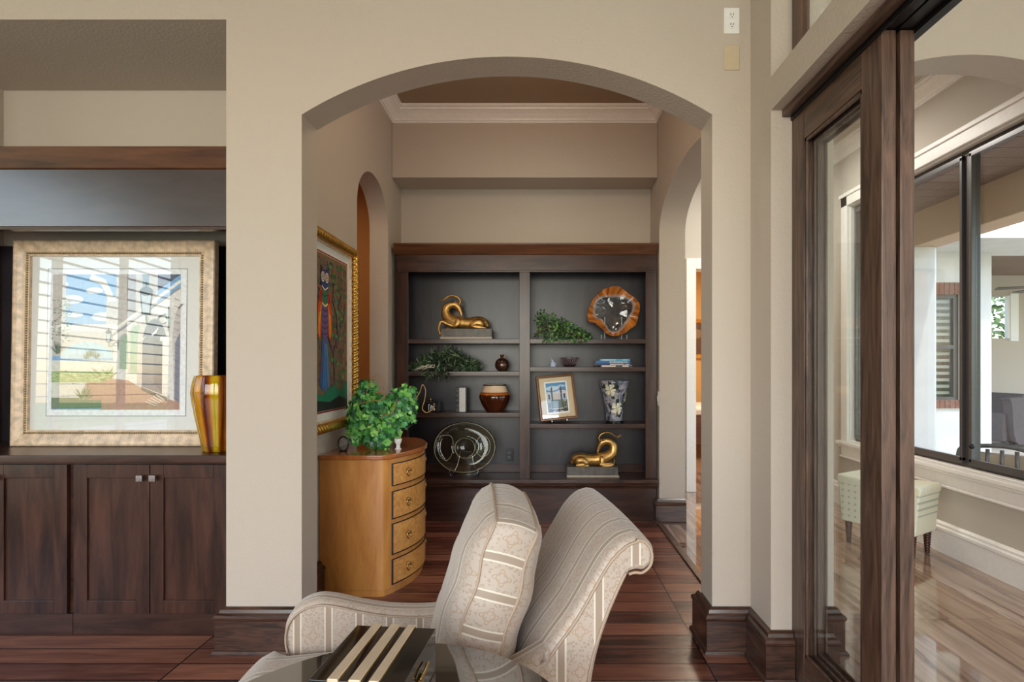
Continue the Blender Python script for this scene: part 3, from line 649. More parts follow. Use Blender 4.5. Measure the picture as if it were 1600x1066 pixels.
for (x0, y0, x1, y1) in ((-Wp/2+.070, .070, Wp/2-.070, .070), (-Wp/2+.070, Hp-.070, Wp/2-.070, Hp-.070), (-Wp/2+.070, .070, -Wp/2+.070, Hp-.070), (Wp/2-.070, .070, Wp/2-.070, Hp-.070)):
    n = 74
    for i in range(n): ball(bm, (x0+(x1-x0)*i/n, y0+(y1-y0)*i/n, .017), .0056, 1)
link('beading', bm, plain('dull_gold_beads', srgb(150, 134, 96), .4, .4), f, smooth=True)

# painting of a bird in gilt rope frame (on the passage's left wall)
sh = []; random.seed(11)
w2_, h2_ = .67, .89
sh += [(rect(-w2_/2-.012, -h2_/2-.012, w2_/2+.012, h2_/2+.012), c(150, 30, 36)), (rect(-w2_/2-.003, -h2_/2-.003, w2_/2+.003, h2_/2+.003), c(226, 200, 170)), (rect(-w2_/2, -h2_/2, w2_/2, h2_/2), c(124, 104, 76))]
for i in range(1500):
    x = (random.random()-.5)*w2_*.97; y = (random.random()-.42)*h2_*.82; r = .004+random.random()*.009; aa = random.random()*pi; ax = Vector((cos(aa), sin(aa)))*r*1.8; bx_ = Vector((-sin(aa), cos(aa)))*r*.7
    sh.append(([(x-ax.x, y-ax.y), (x+bx_.x, y+bx_.y), (x+ax.x, y+ax.y), (x-bx_.x, y-bx_.y)], random.choice([c(84, 118, 74), c(62, 92, 74), c(140, 108, 76), c(150, 84, 60), c(98, 84, 112), c(112, 130, 84), c(60, 60, 88), c(176, 96, 66)])))
for pts, w in (([(.10, -.42), (.13, -.25), (.12, -.12), (.18, .0), (.17, .12), (.24, .24)], .02), ([(.12, -.12), (.04, -.02), (-.05, .0), (-.2, -.02)], .022), ([(.18, .0), (.27, .08), (.3, .2)], .012), ([(.17, .1), (.1, .2), (.12, .32)], .012),
               ([(-.15, -.42), (-.22, -.2), (-.24, 0), (-.3, .2)], .018), ([(-.24, 0), (-.17, .14), (-.2, .32)], .012)):
    sh.append((stroke(pts, w), c(60, 42, 50))); sh.append((stroke([(a+.004, b) for a, b in pts], w*.25), c(150, 128, 128)))
for i in range(46):
    x = random.choice([.14, .2, .26, -.2, -.26, .1])+random.uniform(-.06, .06); y = random.uniform(-.3, .4); a = random.random()*pi
    sh.append((ell(x, y, .022, .011, 8), random.choice([c(60, 128, 78), c(44, 104, 74), c(92, 148, 84)])))
sh += [([(-w2_/2, -h2_/2), (-w2_/2, -.27), (-.2, -.32), (-.05, -.36), (.1, -.30), (.22, -.34), (w2_/2, -.28), (w2_/2, -h2_/2)], c(34, 124, 92)), ([(-w2_/2, -h2_/2), (-w2_/2, -.36), (-.15, -.38), (.05, -.40), (.2, -.37), (w2_/2, -.40), (w2_/2, -h2_/2)], c(36, 44, 46))]
bx = -.02
sh += [([(bx-.035, -.04), (bx+.035, -.04), (bx+.07, -.30), (bx+.02, -.33), (bx-.03, -.33), (bx-.07, -.30)], c(52, 108, 168))]
for i in range(9): sh.append((stroke([(bx-.03+i*.0075, -.06), (bx-.062+i*.0155, -.31)], .005), random.choice([c(110, 168, 214), c(40, 76, 140), c(84, 70, 120)])))
for s in (-1, 1):
    sh += [([(bx+s*.03, .24), (bx+s*.075, .23), (bx+s*.095, .14), (bx+s*.10, .0), (bx+s*.075, -.05), (bx+s*.05, .0), (bx+s*.035, .1)], c(214, 84, 30)), ([(bx+s*.035, .24), (bx+s*.07, .225), (bx+s*.085, .17), (bx+s*.04, .17)], c(176, 34, 28)),
           ([(bx+s*.055, .12), (bx+s*.09, .10), (bx+s*.09, .0), (bx+s*.07, -.03)], c(232, 150, 44)), (stroke([(bx+s*.05, .15), (bx+s*.075, .05)], .006), c(240, 190, 80))]
sh += [(ell(bx, .08, .048, .14, 20), c(112, 88, 140))]
for i in range(6): sh.append((stroke([(bx-.042, .0+i*.033), (bx, -.012+i*.033), (bx+.042, .0+i*.033)], .007), c(66, 50, 96)))
sh += [(ell(bx, .205, .042, .05, 18), c(40, 120, 88)), (stroke([(bx-.04, .165), (bx, .15), (bx+.04, .165)], .012), c(236, 222, 150)), (stroke([(bx-.04, .22), (bx, .205), (bx+.04, .22)], .008), c(26, 70, 60)),
       (ell(bx, .30, .055, .06, 20), c(60, 70, 130)), ([(bx-.05, .33), (bx-.06, .385), (bx-.01, .35)], c(60, 50, 100)), ([(bx+.05, .33), (bx+.06, .385), (bx+.01, .35)], c(60, 50, 100)), (stroke([(bx-.045, .262), (bx, .242), (bx+.045, .262)], .008), c(240, 236, 226))]
for s in (-1, 1):
    for r_, cc in ((.024, c(240, 228, 210)), (.018, c(96, 40, 40)), (.013, c(238, 220, 190)), (.007, c(24, 20, 24))): sh.append((ell(bx+s*.028, .315, r_, r_*1.25, 14), cc))
sh.append(([(bx-.008, .30), (bx+.008, .30), (bx, .275)], c(30, 36, 60)))
Wb, Hb = .91, 1.13
ip = [(.050, -.01), (.050, .012), (.056, .013), (.062, .009), (.064, .002), (.064, -.01)]
t = thing('bird_painting', 'colourful owl-like bird painting in a gilt rope frame on the passage wall', 'painting', (XL+.016, 3.115, .925), rot=(pi/2, 0, pi/2))
bm = NB(); sweep(bm, [(-Wb/2, 0), (Wb/2, 0), (Wb/2, Hb), (-Wb/2, Hb)], [(0, -.012), (0, .018), (.05, .018), (.05, -.012)], closed=True); f = link('frame', bm, M['crownwood'], t)
bm = NB(); sweep(bm, [(-Wb/2, 0), (Wb/2, 0), (Wb/2, Hb), (-Wb/2, Hb)], ip, closed=True); link('inner_slip', bm, M['frame1'], f)
link('mat_board', boxes((-Wb/2+.04, Wb/2-.04, .04, Hb-.04, -.006, .0)), M['mat'], t)
a = flat_art('artwork', sh, M['art'], t, step=.00004); a.location = (0, Hb/2, .0012)
def rope(bm, p0, p1, r=.029, pitch=.036, strands=2, seg=14):
    p0 = Vector(p0); p1 = Vector(p1); L = (p1-p0).length; n = int(L/.006); t = (p1-p0).normalized(); u = Vector((0, 0, 1)); v = t.cross(u); rings = []
    for i in range(n+1):
        s = L*i/n; ring = []
        for k in range(seg):
            th = 2*pi*k/seg; rr = r*(.74+.26*abs(cos(th*strands/2-pi*s/pitch)))
            ring.append(bm.verts.new(p0+t*s+(u*cos(th)+v*sin(th))*rr))
        rings.append(ring)
    for A_, B_ in zip(rings, rings[1:]):
        for k in range(seg): bm.faces.new((A_[k], A_[(k+1) % seg], B_[(k+1) % seg], B_[k]))
    bm.faces.new(rings[0][::-1]); bm.faces.new(rings[-1])
bm = NB(); q = .026
for a_, b_ in (((-Wb/2+q, q), (Wb/2-q, q)), ((Wb/2-q, q), (Wb/2-q, Hb-q)), ((Wb/2-q, Hb-q), (-Wb/2+q, Hb-q)), ((-Wb/2+q, Hb-q), (-Wb/2+q, q))): rope(bm, (*a_, .022), (*b_, .022))
link('rope_moulding', bm, M['gilt'], f, smooth=True)

# ------------------------------------------------------------------ glass vase on worktop
def m_vase():
    m, nt, b = newmat('amber_striped_glass'); tc = coords(nt); sp = node(nt, 'ShaderNodeSeparateXYZ'); nt.links.new(tc, sp.inputs[0])
    an = math_(nt, 'ARCTAN2', sp.outputs[1], sp.outputs[0]); s = math_(nt, 'SINE', math_(nt, 'MULTIPLY', an, 9)); s2 = math_(nt, 'SINE', math_(nt, 'ADD', math_(nt, 'MULTIPLY', an, 5), 1.0))
    f = math_(nt, 'ADD', math_(nt, 'MULTIPLY', math_(nt, 'ADD', math_(nt, 'MULTIPLY', s, .65), math_(nt, 'MULTIPLY', s2, .35)), .5), .5)
    col = ramp(nt, f, [(.1, srgb(120, 52, 8)), (.4, srgb(206, 116, 14)), (.62, srgb(240, 176, 20)), (.85, srgb(252, 226, 40))])
    nt.links.new(col, b.inputs['Base Color']); b.inputs['Roughness'].default_value = .03; b.inputs['Transmission Weight'].default_value = .72; b.inputs['IOR'].default_value = 1.2; b.inputs['Coat Weight'].default_value = 1
    return m
prof = catmull([(.066, 0, 0), (.072, .01, 0), (.088, .10, 0), (.106, .19, 0), (.117, .27, 0), (.118, .31, 0), (.112, .35, 0), (.104, .378, 0)], 4)
bm = NB(); lathe(bm, [(p.x, p.y) for p in prof]+[(p.x-.008, p.y) for p in prof[::-1] if p.y > .02], 72, lobes=12, amp=.035)
o = link('glass_vase', bm, m_vase(), smooth=True, loc=(-1.622, 2.742, .874)); tag(o, 'tall ribbed amber and yellow glass vase at the worktop corner', 'vase')
# ------------------------------------------------------------------ bookcase
BY = 4.55
t = thing('bookcase', 'dark stained built-in bookcase filling the end of the passage', 'bookcase', (-.115, BY, 0)); bc = t
hx = 1.088
def X(px, y=BY): return (px-CX)/FPX*y
def Z(py, y=BY): return EYE-(py-CY)/FPX*y
cx0 = -.115
link('back_panel', boxes((-hx+.02, hx-.02, .29, .305, .30, 2.25)), M['espresso_back'], t)
for (a, b) in ((620, 637.5), (811.5, 828), (1009, 1026.5)):
    link('stile', boxes((X(a)-cx0, X(b)-cx0, 0, .022, .358, 2.09)), M['espresso'], t, bevel=.002)
for (a, b) in ((-hx, -hx+.02), (X(816)-cx0, X(823)-cx0), (hx-.02, hx)):
    link('upright', boxes((a, b, .022, .29, .3, 2.2)), M['espresso'], t)
link('frieze', boxes((-hx, hx, -.004, .022, 2.085, 2.25), (-hx, hx, -.010, 0, 2.085, 2.10)), M['espresso_h'], t, bevel=.002)
bm = NB(); prism(bm, [(.0, 2.225), (-.012, 2.23), (-.05, 2.30), (-.055, 2.306), (-.055, 2.318), (.305, 2.318), (.305, 2.25), (0, 2.25)], lambda y, z: (-hx-.018, y, z), lambda y, z: (hx+.0, y, z)); link('cornice', bm, M['crownwood'], t, bevel=.002)
link('plinth_panel', boxes((-hx, hx, .012, .03, .0, .30), (-hx, hx, .02, .30, .30, .356)), M['espresso_h'], t)
bm = NB(); prism(bm, [(.02, .272), (-.012, .276), (-.016, .29), (-.036, .30), (-.040, .322), (-.05, .328), (-.05, .356), (-.045, .358), (.02, .358)], lambda y, z: (-hx, y, z), lambda y, z: (hx+.0, y, z)); link('ledge_moulding', bm, M['base'], t, bevel=.0015)
xl0, xl1, xr0, xr1 = X(637)-cx0, X(812)-cx0, X(828)-cx0, X(1009.5)-cx0
ZS = dict(l1=Z(529.5), l2=Z(580.5), l3=Z(645.5), r1=Z(529.5), r2=Z(573.5), r3=Z(663), b=.358)
for k in ('l1', 'l2', 'l3', 'r1', 'r2', 'r3'):
    a, b = (xl0, xl1) if k[0] == 'l' else (xr0, xr1)
    z = ZS[k]; link('shelf', boxes((a-.03, b+.03, .023, .29, z-.040, z)), M['espresso_h'], t, bevel=.003)
for a, b in ((xl0, xl1), (xr0, xr1)): link('bottom_strip', boxes((a-.03, b+.03, .278, .29, .357, .43)), M['espresso_h'], t, bevel=.002)
o = thing('bookcase_outlet', 'black power outlet inside the lower left bay of the bookcase', 'outlet', (X(796, 4.84), 4.84, Z(711, 4.84)))
link('plate', boxes((-.036, .036, -.006, 0, -.057, .057)), M['black'], o, bevel=.003)
for dz in (-.02, .02): link('socket', boxes((-.015, .015, -.009, -.006, dz-.013, dz+.013)), plain('dark_grey_socket', srgb(70, 74, 80), .3), o, bevel=.002)

# ---- antelope sculptures
def antelope_meshes():
    K = .000723
    def q(x, y, r, dy=0): return ((x-440)*K, dy*K, (467-y)*K), r*K
    bm = NB()
    def chain(pts, n=4, flat=1.0, seg=14):
        P = [q(*p) for p in pts]; tube(bm, [a for a, _ in P], [r for _, r in P], seg, flat, smoothn=n)
        ball(bm, P[0][0], P[0][1]*.97, 2); ball(bm, P[-1][0], P[-1][1]*.97, 2)
    chain([(680, 418, 36), (655, 398, 58), (600, 388, 72), (540, 390, 72), (480, 398, 68), (400, 396, 68), (330, 385, 74), (265, 362, 70), (212, 325, 64), (192, 275, 56), (196, 226, 50), (225, 190, 47), (268, 176, 43), (308, 180, 39)])
    chain([(300, 180, 38), (335, 200, 38), (356, 232, 30), (371, 270, 22), (381, 300, 17)]); chain([(330, 178, 10, 24), (318, 160, 9, 34), (300, 150, 5, 44)]); chain([(330, 178, 10, -24), (318, 160, 9, -34), (300, 150, 5, -44)])
    for s in (-1, 1):
        chain([(615, 402, 50, s*44), (565, 398, 46, s*54), (520, 420, 34, s*62)]); chain([(512, 432, 24, s*66), (570, 450, 15, s*72), (660, 456, 13, s*66), (676, 460, 11, s*62)])
        chain([(350, 372, 42, s*44), (335, 415, 34, s*58), (300, 440, 24, s*62)])
    chain([(300, 438, 30, -50), (235, 416, 25, -58), (155, 382, 21, -66), (132, 425, 15, -84), (128, 480, 14, -104), (145, 530, 15, -110)])
    chain([(300, 448, 24, 46), (230, 452, 16, 50), (190, 456, 12, 50), (215, 462, 10, 50)])
    chain([(690, 415, 12), (702, 440, 9)])
    return bm
def horn_mesh():
    K = .000723; bm = NB()
    for s in (-1, 1):
        P = [(352, 180, 10, s*10), (368, 140, 11, s*14), (345, 98, 10, s*18), (292, 74, 9, s*22), (230, 78, 8, s*24), (185, 112, 6, s*24), (145, 128, 5, s*22), (102, 106, 3, s*20)]
        tube(bm, [((x-440)*K, dy*K, (467-y)*K) for x, y, r, dy in P], [r*K for x, y, r, dy in P], 8, smoothn=5)
    for s in (-1, 1): ball(bm, ((340-440)*K, s*20*K, (467-165)*K), 12*K, 1, (.6, .6, 1.6))
    return bm
def antelope(name, label, loc, mirror, first=None):
    t = thing(name, label, 'sculpture', loc, group='gilt antelope sculptures'); sx = -1 if mirror else 1
    if first is None:
        b = link('antelope_body', antelope_meshes(), M['gold'], t, smooth=True, loc=(0, 0, .088))
        rm = b.modifiers.new('remesh', 'REMESH'); rm.mode = 'VOXEL'; rm.voxel_size = .0035; rm.use_smooth_shade = True
        sm = b.modifiers.new('smooth', 'SMOOTH'); sm.iterations = 2; sm.factor = .5
        h = link('horns', horn_mesh(), M['gilt'], t, smooth=True, loc=(0, 0, .088))
        p = link('plinth', boxes((-.208, .222, -.07, .07, .017, .088)), M['plinth'], t, bevel=.002)
        p2 = link('plinth_band', boxes((-.215, .225, -.078, .078, 0, .018)), M['plinth_base'], t, bevel=.002)
    else:
        for ch in first.children:
            c_ = ch.copy(); C.objects.link(c_); c_.parent = t; c_.scale = (sx, 1, 1)
    return t
an = antelope('antelope_sculpture', 'gilt reclining antelope on a grey plinth, on the upper left shelf', (X(729, 4.68), 4.68, ZS['l1']+.001), False)
an2 = antelope('antelope_sculpture', 'gilt reclining antelope with folded legs, in the bottom right bay', (X(926, 4.66), 4.66, .359), True, first=an)
# the right one has both forelegs folded on the plinth: its own body mesh
for ch in list(an2.children):
    if ch.name.startswith('antelope_body'):
        K = .000723; bm = NB(); bpy.data.objects.remove(ch)
        def q(x, y, r, dy=0): return ((440-x)*K, dy*K, (467-y)*K), r*K
        def chain(pts, n=4):
            P = [q(*p) for p in pts]; tube(bm, [a for a, _ in P], [r for _, r in P], 14, smoothn=n)
            ball(bm, P[0][0], P[0][1]*.97, 2); ball(bm, P[-1][0], P[-1][1]*.97, 2)
        chain([(680, 418, 36), (655, 398, 58), (600, 388, 72), (540, 390, 72), (480, 398, 68), (400, 396, 68), (330, 385, 74), (265, 362, 70), (212, 325, 64), (192, 275, 56), (196, 226, 50), (225, 190, 47), (268, 176, 43), (308, 180, 39)])
        chain([(300, 180, 38), (335, 200, 38), (356, 232, 30), (371, 270, 22), (381, 300, 17)]); chain([(330, 178, 10, 24), (318, 160, 9, 34), (300, 150, 5, 44)]); chain([(330, 178, 10, -24), (318, 160, 9, -34), (300, 150, 5, -44)])
        for s in (-1, 1):
            chain([(615, 402, 50, s*44), (565, 398, 46, s*54), (522, 424, 32, s*62)]); chain([(515, 434, 22, s*66), (570, 446, 14, s*76), (640, 452, 12, s*76), (600, 459, 11, s*78), (490, 459, 10, s*76)])
            chain([(335, 380, 40, s*46), (335, 420, 30, s*60), (350, 442, 20, s*66)]); chain([(352, 446, 18, s*68), (280, 436, 16, s*74), (205, 440, 14, s*76), (240, 458, 12, s*78), (330, 460, 11, s*76)])
        chain([(185, 380, 9, 60), (176, 420, 9, 60), (182, 458, 9, 60)]); chain([(690, 415, 12), (702, 440, 9)])
        b = link('antelope_body', bm, M['gold'], an2, smooth=True, loc=(0, 0, .088))
        rm = b.modifiers.new('remesh', 'REMESH'); rm.mode = 'VOXEL'; rm.voxel_size = .0035; rm.use_smooth_shade = True
        sm = b.modifiers.new('smooth', 'SMOOTH'); sm.iterations = 2; sm.factor = .5

# ---- foliage
def leaf_mesh(spots, shape, cols, seed=0):
    """spots: (pos, normal-ish dir, size); one mesh of folded leaves with a colour each"""
    rnd = random.Random(seed); bm = NB(); cl = bm.loops.layers.float_color.new('col')
    for pos, nd, sz in spots:
        z = Vector(nd).normalized(); x = z.orthogonal().normalized(); a = rnd.random()*2*pi
        x = (x*cos(a)+z.cross(x)*sin(a)).normalized(); y = z.cross(x); col = rnd.choice(cols); k = .7+.5*rnd.random(); col = tuple(min(1, q_*k) for q_ in col[:3])+(1,)
        vs = [bm.verts.new(Vector(pos)+(x*px_+y*py_)*sz+z*(abs(px_)*.35*sz-py_*py_*.25*sz)) for px_, py_ in shape]
        c_ = bm.verts.new(Vector(pos)+y*.35*sz)
        n = len(vs)
        for i in range(n):
            f = bm.faces.new((vs[i], vs[(i+1) % n], c_)); f.smooth = True
            for l in f.loops: l[cl] = col
    return bm
IVY = [(0, .05), (.22, -.08), (.44, .06), (.42, .28), (.56, .5), (.34, .62), (.16, .78), (0, .98), (-.16, .78), (-.34, .62), (-.56, .5), (-.42, .28), (-.44, .06), (-.22, -.08)]
OVAL = [(0, 0), (.22, .2), (.3, .5), (.16, .82), (0, 1), (-.16, .82), (-.3, .5), (-.22, .2)]
BLADE = [(0, 0), (.09, .25), (.1, .55), (0, 1), (-.1, .55), (-.09, .25)]
def foliage(name, spots, shape, cols, parent, seed):
    bm = leaf_mesh(spots, shape, cols, seed); me = bpy.data.meshes.new(name); bm.to_mesh(me); bm.free(); me.materials.append(M['leafm'])
    o = bpy.data.objects.new(name, me); C.objects.link(o); o.parent = parent; return o
G = [c(60, 116, 56), c(44, 92, 44), c(82, 138, 66), c(36, 76, 44), c(70, 124, 74)]
GD = [c(44, 72, 44), c(34, 56, 38), c(62, 88, 52), c(78, 100, 70), c(30, 46, 34)]
# trailing plant on the upper right shelf, x 828..920
rnd = random.Random(5); y0 = 4.64
t = thing('trailing_plant', 'small-leaved trailing plant lying along the upper right shelf', 'plant', (X(833, y0), y0, ZS['r1']+.002))
sp = []; 
for i in range(620):
    u = rnd.random()**.8; hgt = .185*(1-u)**.7+.055*(1-u)+.01; x = .02+u*.47; z = rnd.random()*hgt + .012
    y = (rnd.random()-.5)*.13*(1.1-.5*u)
    if rnd.random() < .10 and .12 < u: z = -.03*rnd.random(); y = -.122+rnd.random()*.01; z += .0
    sp.append(((x, y, z), (rnd.uniform(-.7, .7), -1+rnd.uniform(-.4, .8), rnd.uniform(-.3, 1)), .022+.014*rnd.random()))
foliage('foliage', sp, OVAL, [c(70, 116, 52), c(52, 92, 46), c(96, 138, 66), c(36, 62, 38)], t, 5)
bm = NB()
for k in range(7):
    a = [(.0, rnd.uniform(-.03, .03), .01), (.12, rnd.uniform(-.05, .05), .07+.1*rnd.random()), (.28, rnd.uniform(-.05, .05), .03+.07*rnd.random()), (.45, rnd.uniform(-.05, .02), .012)]
    tube(bm, a, .0025, 5, smoothn=4)
link('stems', bm, plain('vine_stem', srgb(94, 80, 46), .7), t, smooth=True)
# bushy plant on the middle left shelf, x 640..747
y0 = 4.66
t = thing('spiky_plant', 'dark spiky-leaved plant spilling over the middle left shelf', 'plant', (X(695, y0), y0, ZS['l2']+.002))
sp = []
for i in range(900):
    u = rnd.uniform(-1, 1); hgt = .175*(1-abs(u-.02)**1.6)+.015; x = u*.285; z = .014+rnd.random()*hgt*.93; y = rnd.uniform(-.07, .07)
    if rnd.random() < .12 and -.5 < u < .3: z = -.045*rnd.random(); y = -.152
    sp.append(((x, y, z), (rnd.uniform(-1, 1), -.8, rnd.uniform(-1, 1)), .045+.03*rnd.random()))
foliage('foliage', sp, BLADE, GD+[c(100, 124, 92)], t, 6)
bm = NB(); ball(bm, (0, .0, .035), .05, 2, (2.6, .8, .7)); link('moss_base', bm, plain('dark_moss', srgb(38, 48, 30), .9, noise=.4, nscale=60, bmp=.5), t, smooth=True)
bm = NB()
for k in range(5): tube(bm, [(-.24+.02*k, -.085, .008), (-.21+.02*k, -.11, .02+.012*(k % 3)), (-.16+.02*k, -.10, .03+.01*(k % 2)), (-.13+.015*k, -.09, .055)], .004, 6, smoothn=4)
link('driftwood', bm, plain('pale_driftwood', srgb(196, 190, 172), .8), t, smooth=True)
# pomegranate jar
bm = NB(); pr = catmull([(.010, 0, 0), (.036, .004, 0), (.056, .028, 0), (.061, .055, 0), (.052, .088, 0), (.028, .108, 0), (.014, .112, 0), (.013, .124, 0), (.020, .138, 0), (.004, .142, 0)], 4)
t = thing('pomegranate_ornament', 'small round dark bronze pomegranate ornament on the middle left shelf', 'ornament', (X(784.5, 4.66), 4.66, ZS['l2']+.001))
lathe(bm, [(p.x, p.y) for p in pr], 28); link('body', bm, plain('plum_bronze_glaze', srgb(84, 56, 44), .2, .55, .5, noise=.4, nscale=14), t, smooth=True)
bm = NB()
for k in range(6):
    a = k*pi/3; prism(bm, [(-.008, 0), (.008, 0), (0, .022)], lambda p, q_, a=a: (.014*cos(a)-p*sin(a)+q_*.3*cos(a), .014*sin(a)+p*cos(a)+q_*.3*sin(a), .118+q_), lambda p, q_, a=a: (.017*cos(a)-p*sin(a)+q_*.35*cos(a), .017*sin(a)+p*cos(a)+q_*.35*sin(a), .118+q_))
link('crown', bm, M['brass'], t)
# ---- amber wavy glass bowl on acrylic stand
t = thing('art_glass_bowl', 'wavy clear glass dish with amber rim standing upright on the upper right shelf', 'glass dish', (X(957.5, 4.68), 4.68, ZS['r1']))
OUTL = [(0, 312), (30, 322), (50, 292), (75, 308), (88, 296), (110, 306), (135, 286), (160, 292), (190, 318), (200, 328), (215, 268), (235, 262), (260, 296), (285, 304), (310, 292), (330, 316), (352, 306)]
def rad(a):
    a = a % 360; P_ = OUTL+[(360, 312)]
    for (a0, r0), (a1, r1) in zip(P_, P_[1:]):
        if a0 <= a <= a1: f_ = (a-a0)/(a1-a0); f_ = f_*f_*(3-2*f_); return r0+(r1-r0)*f_
    return 300
bm = NB(); uvl = bm.loops.layers.float_color.new('col'); NS, NR = 96, 16; grid = []
for j in range(NR+1):
    row = []
    for i in range(NS):
        a = 360*i/NS; s = (j/NR)**.85; r = (.06+.94*s)*rad(a)*.000715*(1 if j < NR else .985)
        d = .055*s**2.2*(1+.5*sin(R(a)*5+.6))+(.012*sin(R(a)*9) if s > .6 else 0)*s
        row.append((bm.verts.new((r*cos(R(a)), -d, r*sin(R(a)))), s, a))
    grid.append(row)
for j in range(NR):
    for i in range(NS):
        q4 = [grid[j][i], grid[j][(i+1) % NS], grid[j+1][(i+1) % NS], grid[j+1][i]]; f = bm.faces.new([v[0] for v in q4]); f.smooth = True
        for l, v in zip(f.loops, q4):
            e = max(0, min(1, (v[1]-.66-.10*sin(R(v[2])*3))/.12)); l[uvl] = (e, .5+.28*sin(R(v[2])*15+3*sin(R(v[2])*4)+v[1]*8)+.22*sin(R(v[2])*37+v[1]*16), 0, 1)
f = bm.faces.new([g[0] for g in grid[0]])
for l in f.loops: l[uvl] = (0, 0, 0, 1)
def m_artglass():
    m, nt, b = newmat('amber_rim_glass'); a = node(nt, 'ShaderNodeVertexColor', layer_name='col'); sp_ = node(nt, 'ShaderNodeSeparateColor'); nt.links.new(a.outputs[0], sp_.inputs[0])
    amb = mixc(nt, sp_.outputs[1], srgb(120, 58, 18), srgb(222, 140, 60)); nt.links.new(mixc(nt, sp_.outputs[0], (.96, .97, .98, 1), amb), b.inputs['Base Color'])
    nt.links.new(math_(nt, 'SUBTRACT', 1.0, math_(nt, 'MULTIPLY', sp_.outputs[0], .85)), b.inputs['Transmission Weight']); b.inputs['Roughness'].default_value = .05; b.inputs['IOR'].default_value = 1.3; b.inputs['Coat Weight'].default_value = .6
    return m
o = link('dish', bm, m_artglass(), t, smooth=True, loc=(0, .0, .232), rot=(R(-6), 0, 0)); sd = o.modifiers.new('solid', 'SOLIDIFY'); sd.thickness = .006
M['clear'] = pane('clear_acrylic', (.93, .96, .97, 1), 1.5, 1.6)
M['acryl'] = plain('acrylic_edge', srgb(190, 200, 204), .1, coat=1)
bm = boxes((-.075, -.071, -.03, -.02, 0, .19), (.071, .075, -.03, -.02, 0, .19), (-.11, -.106, -.075, .05, 0, .006), (.106, .11, -.075, .05, 0, .006), (-.11, -.106, -.08, -.075, 0, .035), (.106, .11, -.08, -.075, 0, .035), (-.11, .11, .04, .05, 0, .006), (-.11, -.07, .02, .03, 0, .006), (.07, .11, .02, .03, 0, .006))
st = link('acrylic_stand', bm, M['acryl'], t)
link('clear_back', boxes((-.075, .075, .03, .034, 0, .2)), M['clear'], st)
# ---- clear glass platter on wire stand, lower left
t = thing('glass_platter', 'large oval clear glass platter on a stand in the bottom left bay', 'glass platter', (X(727, 4.66), 4.66, .359))
bm = NB(); NS = 72
prof_ = [(0, .0), (.26, .0), (.30, -.006), (.36, -.03), (.44, -.036), (.5, -.03), (.72, -.02), (.9, -.03), (.97, -.042), (1.0, -.05)]
rows = []
for (s, d) in prof_[1:]:
    rows.append([bm.verts.new((s*.268*cos(2*pi*i/NS)*(1+.02*sin(3*2*pi*i/NS)), d, s*.218*sin(2*pi*i/NS))) for i in range(NS)])
bm.faces.new(rows[0])
for a_, b_ in zip(rows, rows[1:]):
    for i in range(NS): bm.faces.new((a_[i], a_[(i+1) % NS], b_[(i+1) % NS], b_[i]))
def glassy(name, col, ior=1.35, tr=1.0):
    m, nt, b = newmat(name); b.inputs['Base Color'].default_value = col; b.inputs['Transmission Weight'].default_value = tr; b.inputs['Roughness'].default_value = .03; b.inputs['IOR'].default_value = ior; return m
M['platter'] = glassy('smoky_clear_glass', srgb(226, 224, 208))
o = link('dish', bm, M['platter'], t, smooth=True, loc=(0, 0, .243), rot=(R(-8), 0, 0)); sd = o.modifiers.new('solid', 'SOLIDIFY'); sd.thickness = .006
bm = NB(); tube(bm, [(.268*.96*cos(a), -.05, .218*.96*sin(a)) for a in [2*pi*i/48 for i in range(48)]], .0035, 6, closed=True)
tube(bm, [(-.235, -.045, .08), (-.13, -.035, .10), (-.10, -.03, .04), (-.11, -.03, -.06), (-.16, -.035, -.11), (-.22, -.04, -.04)], .003, 6, closed=True, smoothn=5)
tube(bm, [(.155+.062*cos(a), -.032, .01+.088*sin(a)) for a in [2*pi*i/30 for i in range(30)]], .003, 6, closed=True)
tube(bm, [(.085*cos(a), -.028, -.005+.085*sin(a)) for a in [2*pi*i/36 for i in range(36)]], .004, 6, closed=True)
link('moulded_rims', bm, glassy('pale_gold_glass_edge', srgb(214, 206, 170), 1.4, .6), o, smooth=True)
bm = NB()
for s in (-1, 1):
    tube(bm, [(s*.115, .07, .0045), (s*.115, -.06, .0045), (s*.12, -.075, .03), (s*.125, -.09, .05), (s*.115, -.095, .062)], .0045, 8, smoothn=3)
    tube(bm, [(s*.115, .0, .0045), (s*.07, .03, .09), (s*.05, .045, .2)], .004, 8, smoothn=3)
tube(bm, [(-.115, .05, .0045), (.115, .05, .0045)], .0045, 8); tube(bm, [(-.05, .045, .2), (.05, .045, .2)], .004, 8)
link('wire_stand', bm, M['nickel'], t, smooth=True)
bm = boxes((-.055, .055, -.078, -.074, .001, .10)); link('acrylic_block', bm, M['clear'], t, bevel=.001)
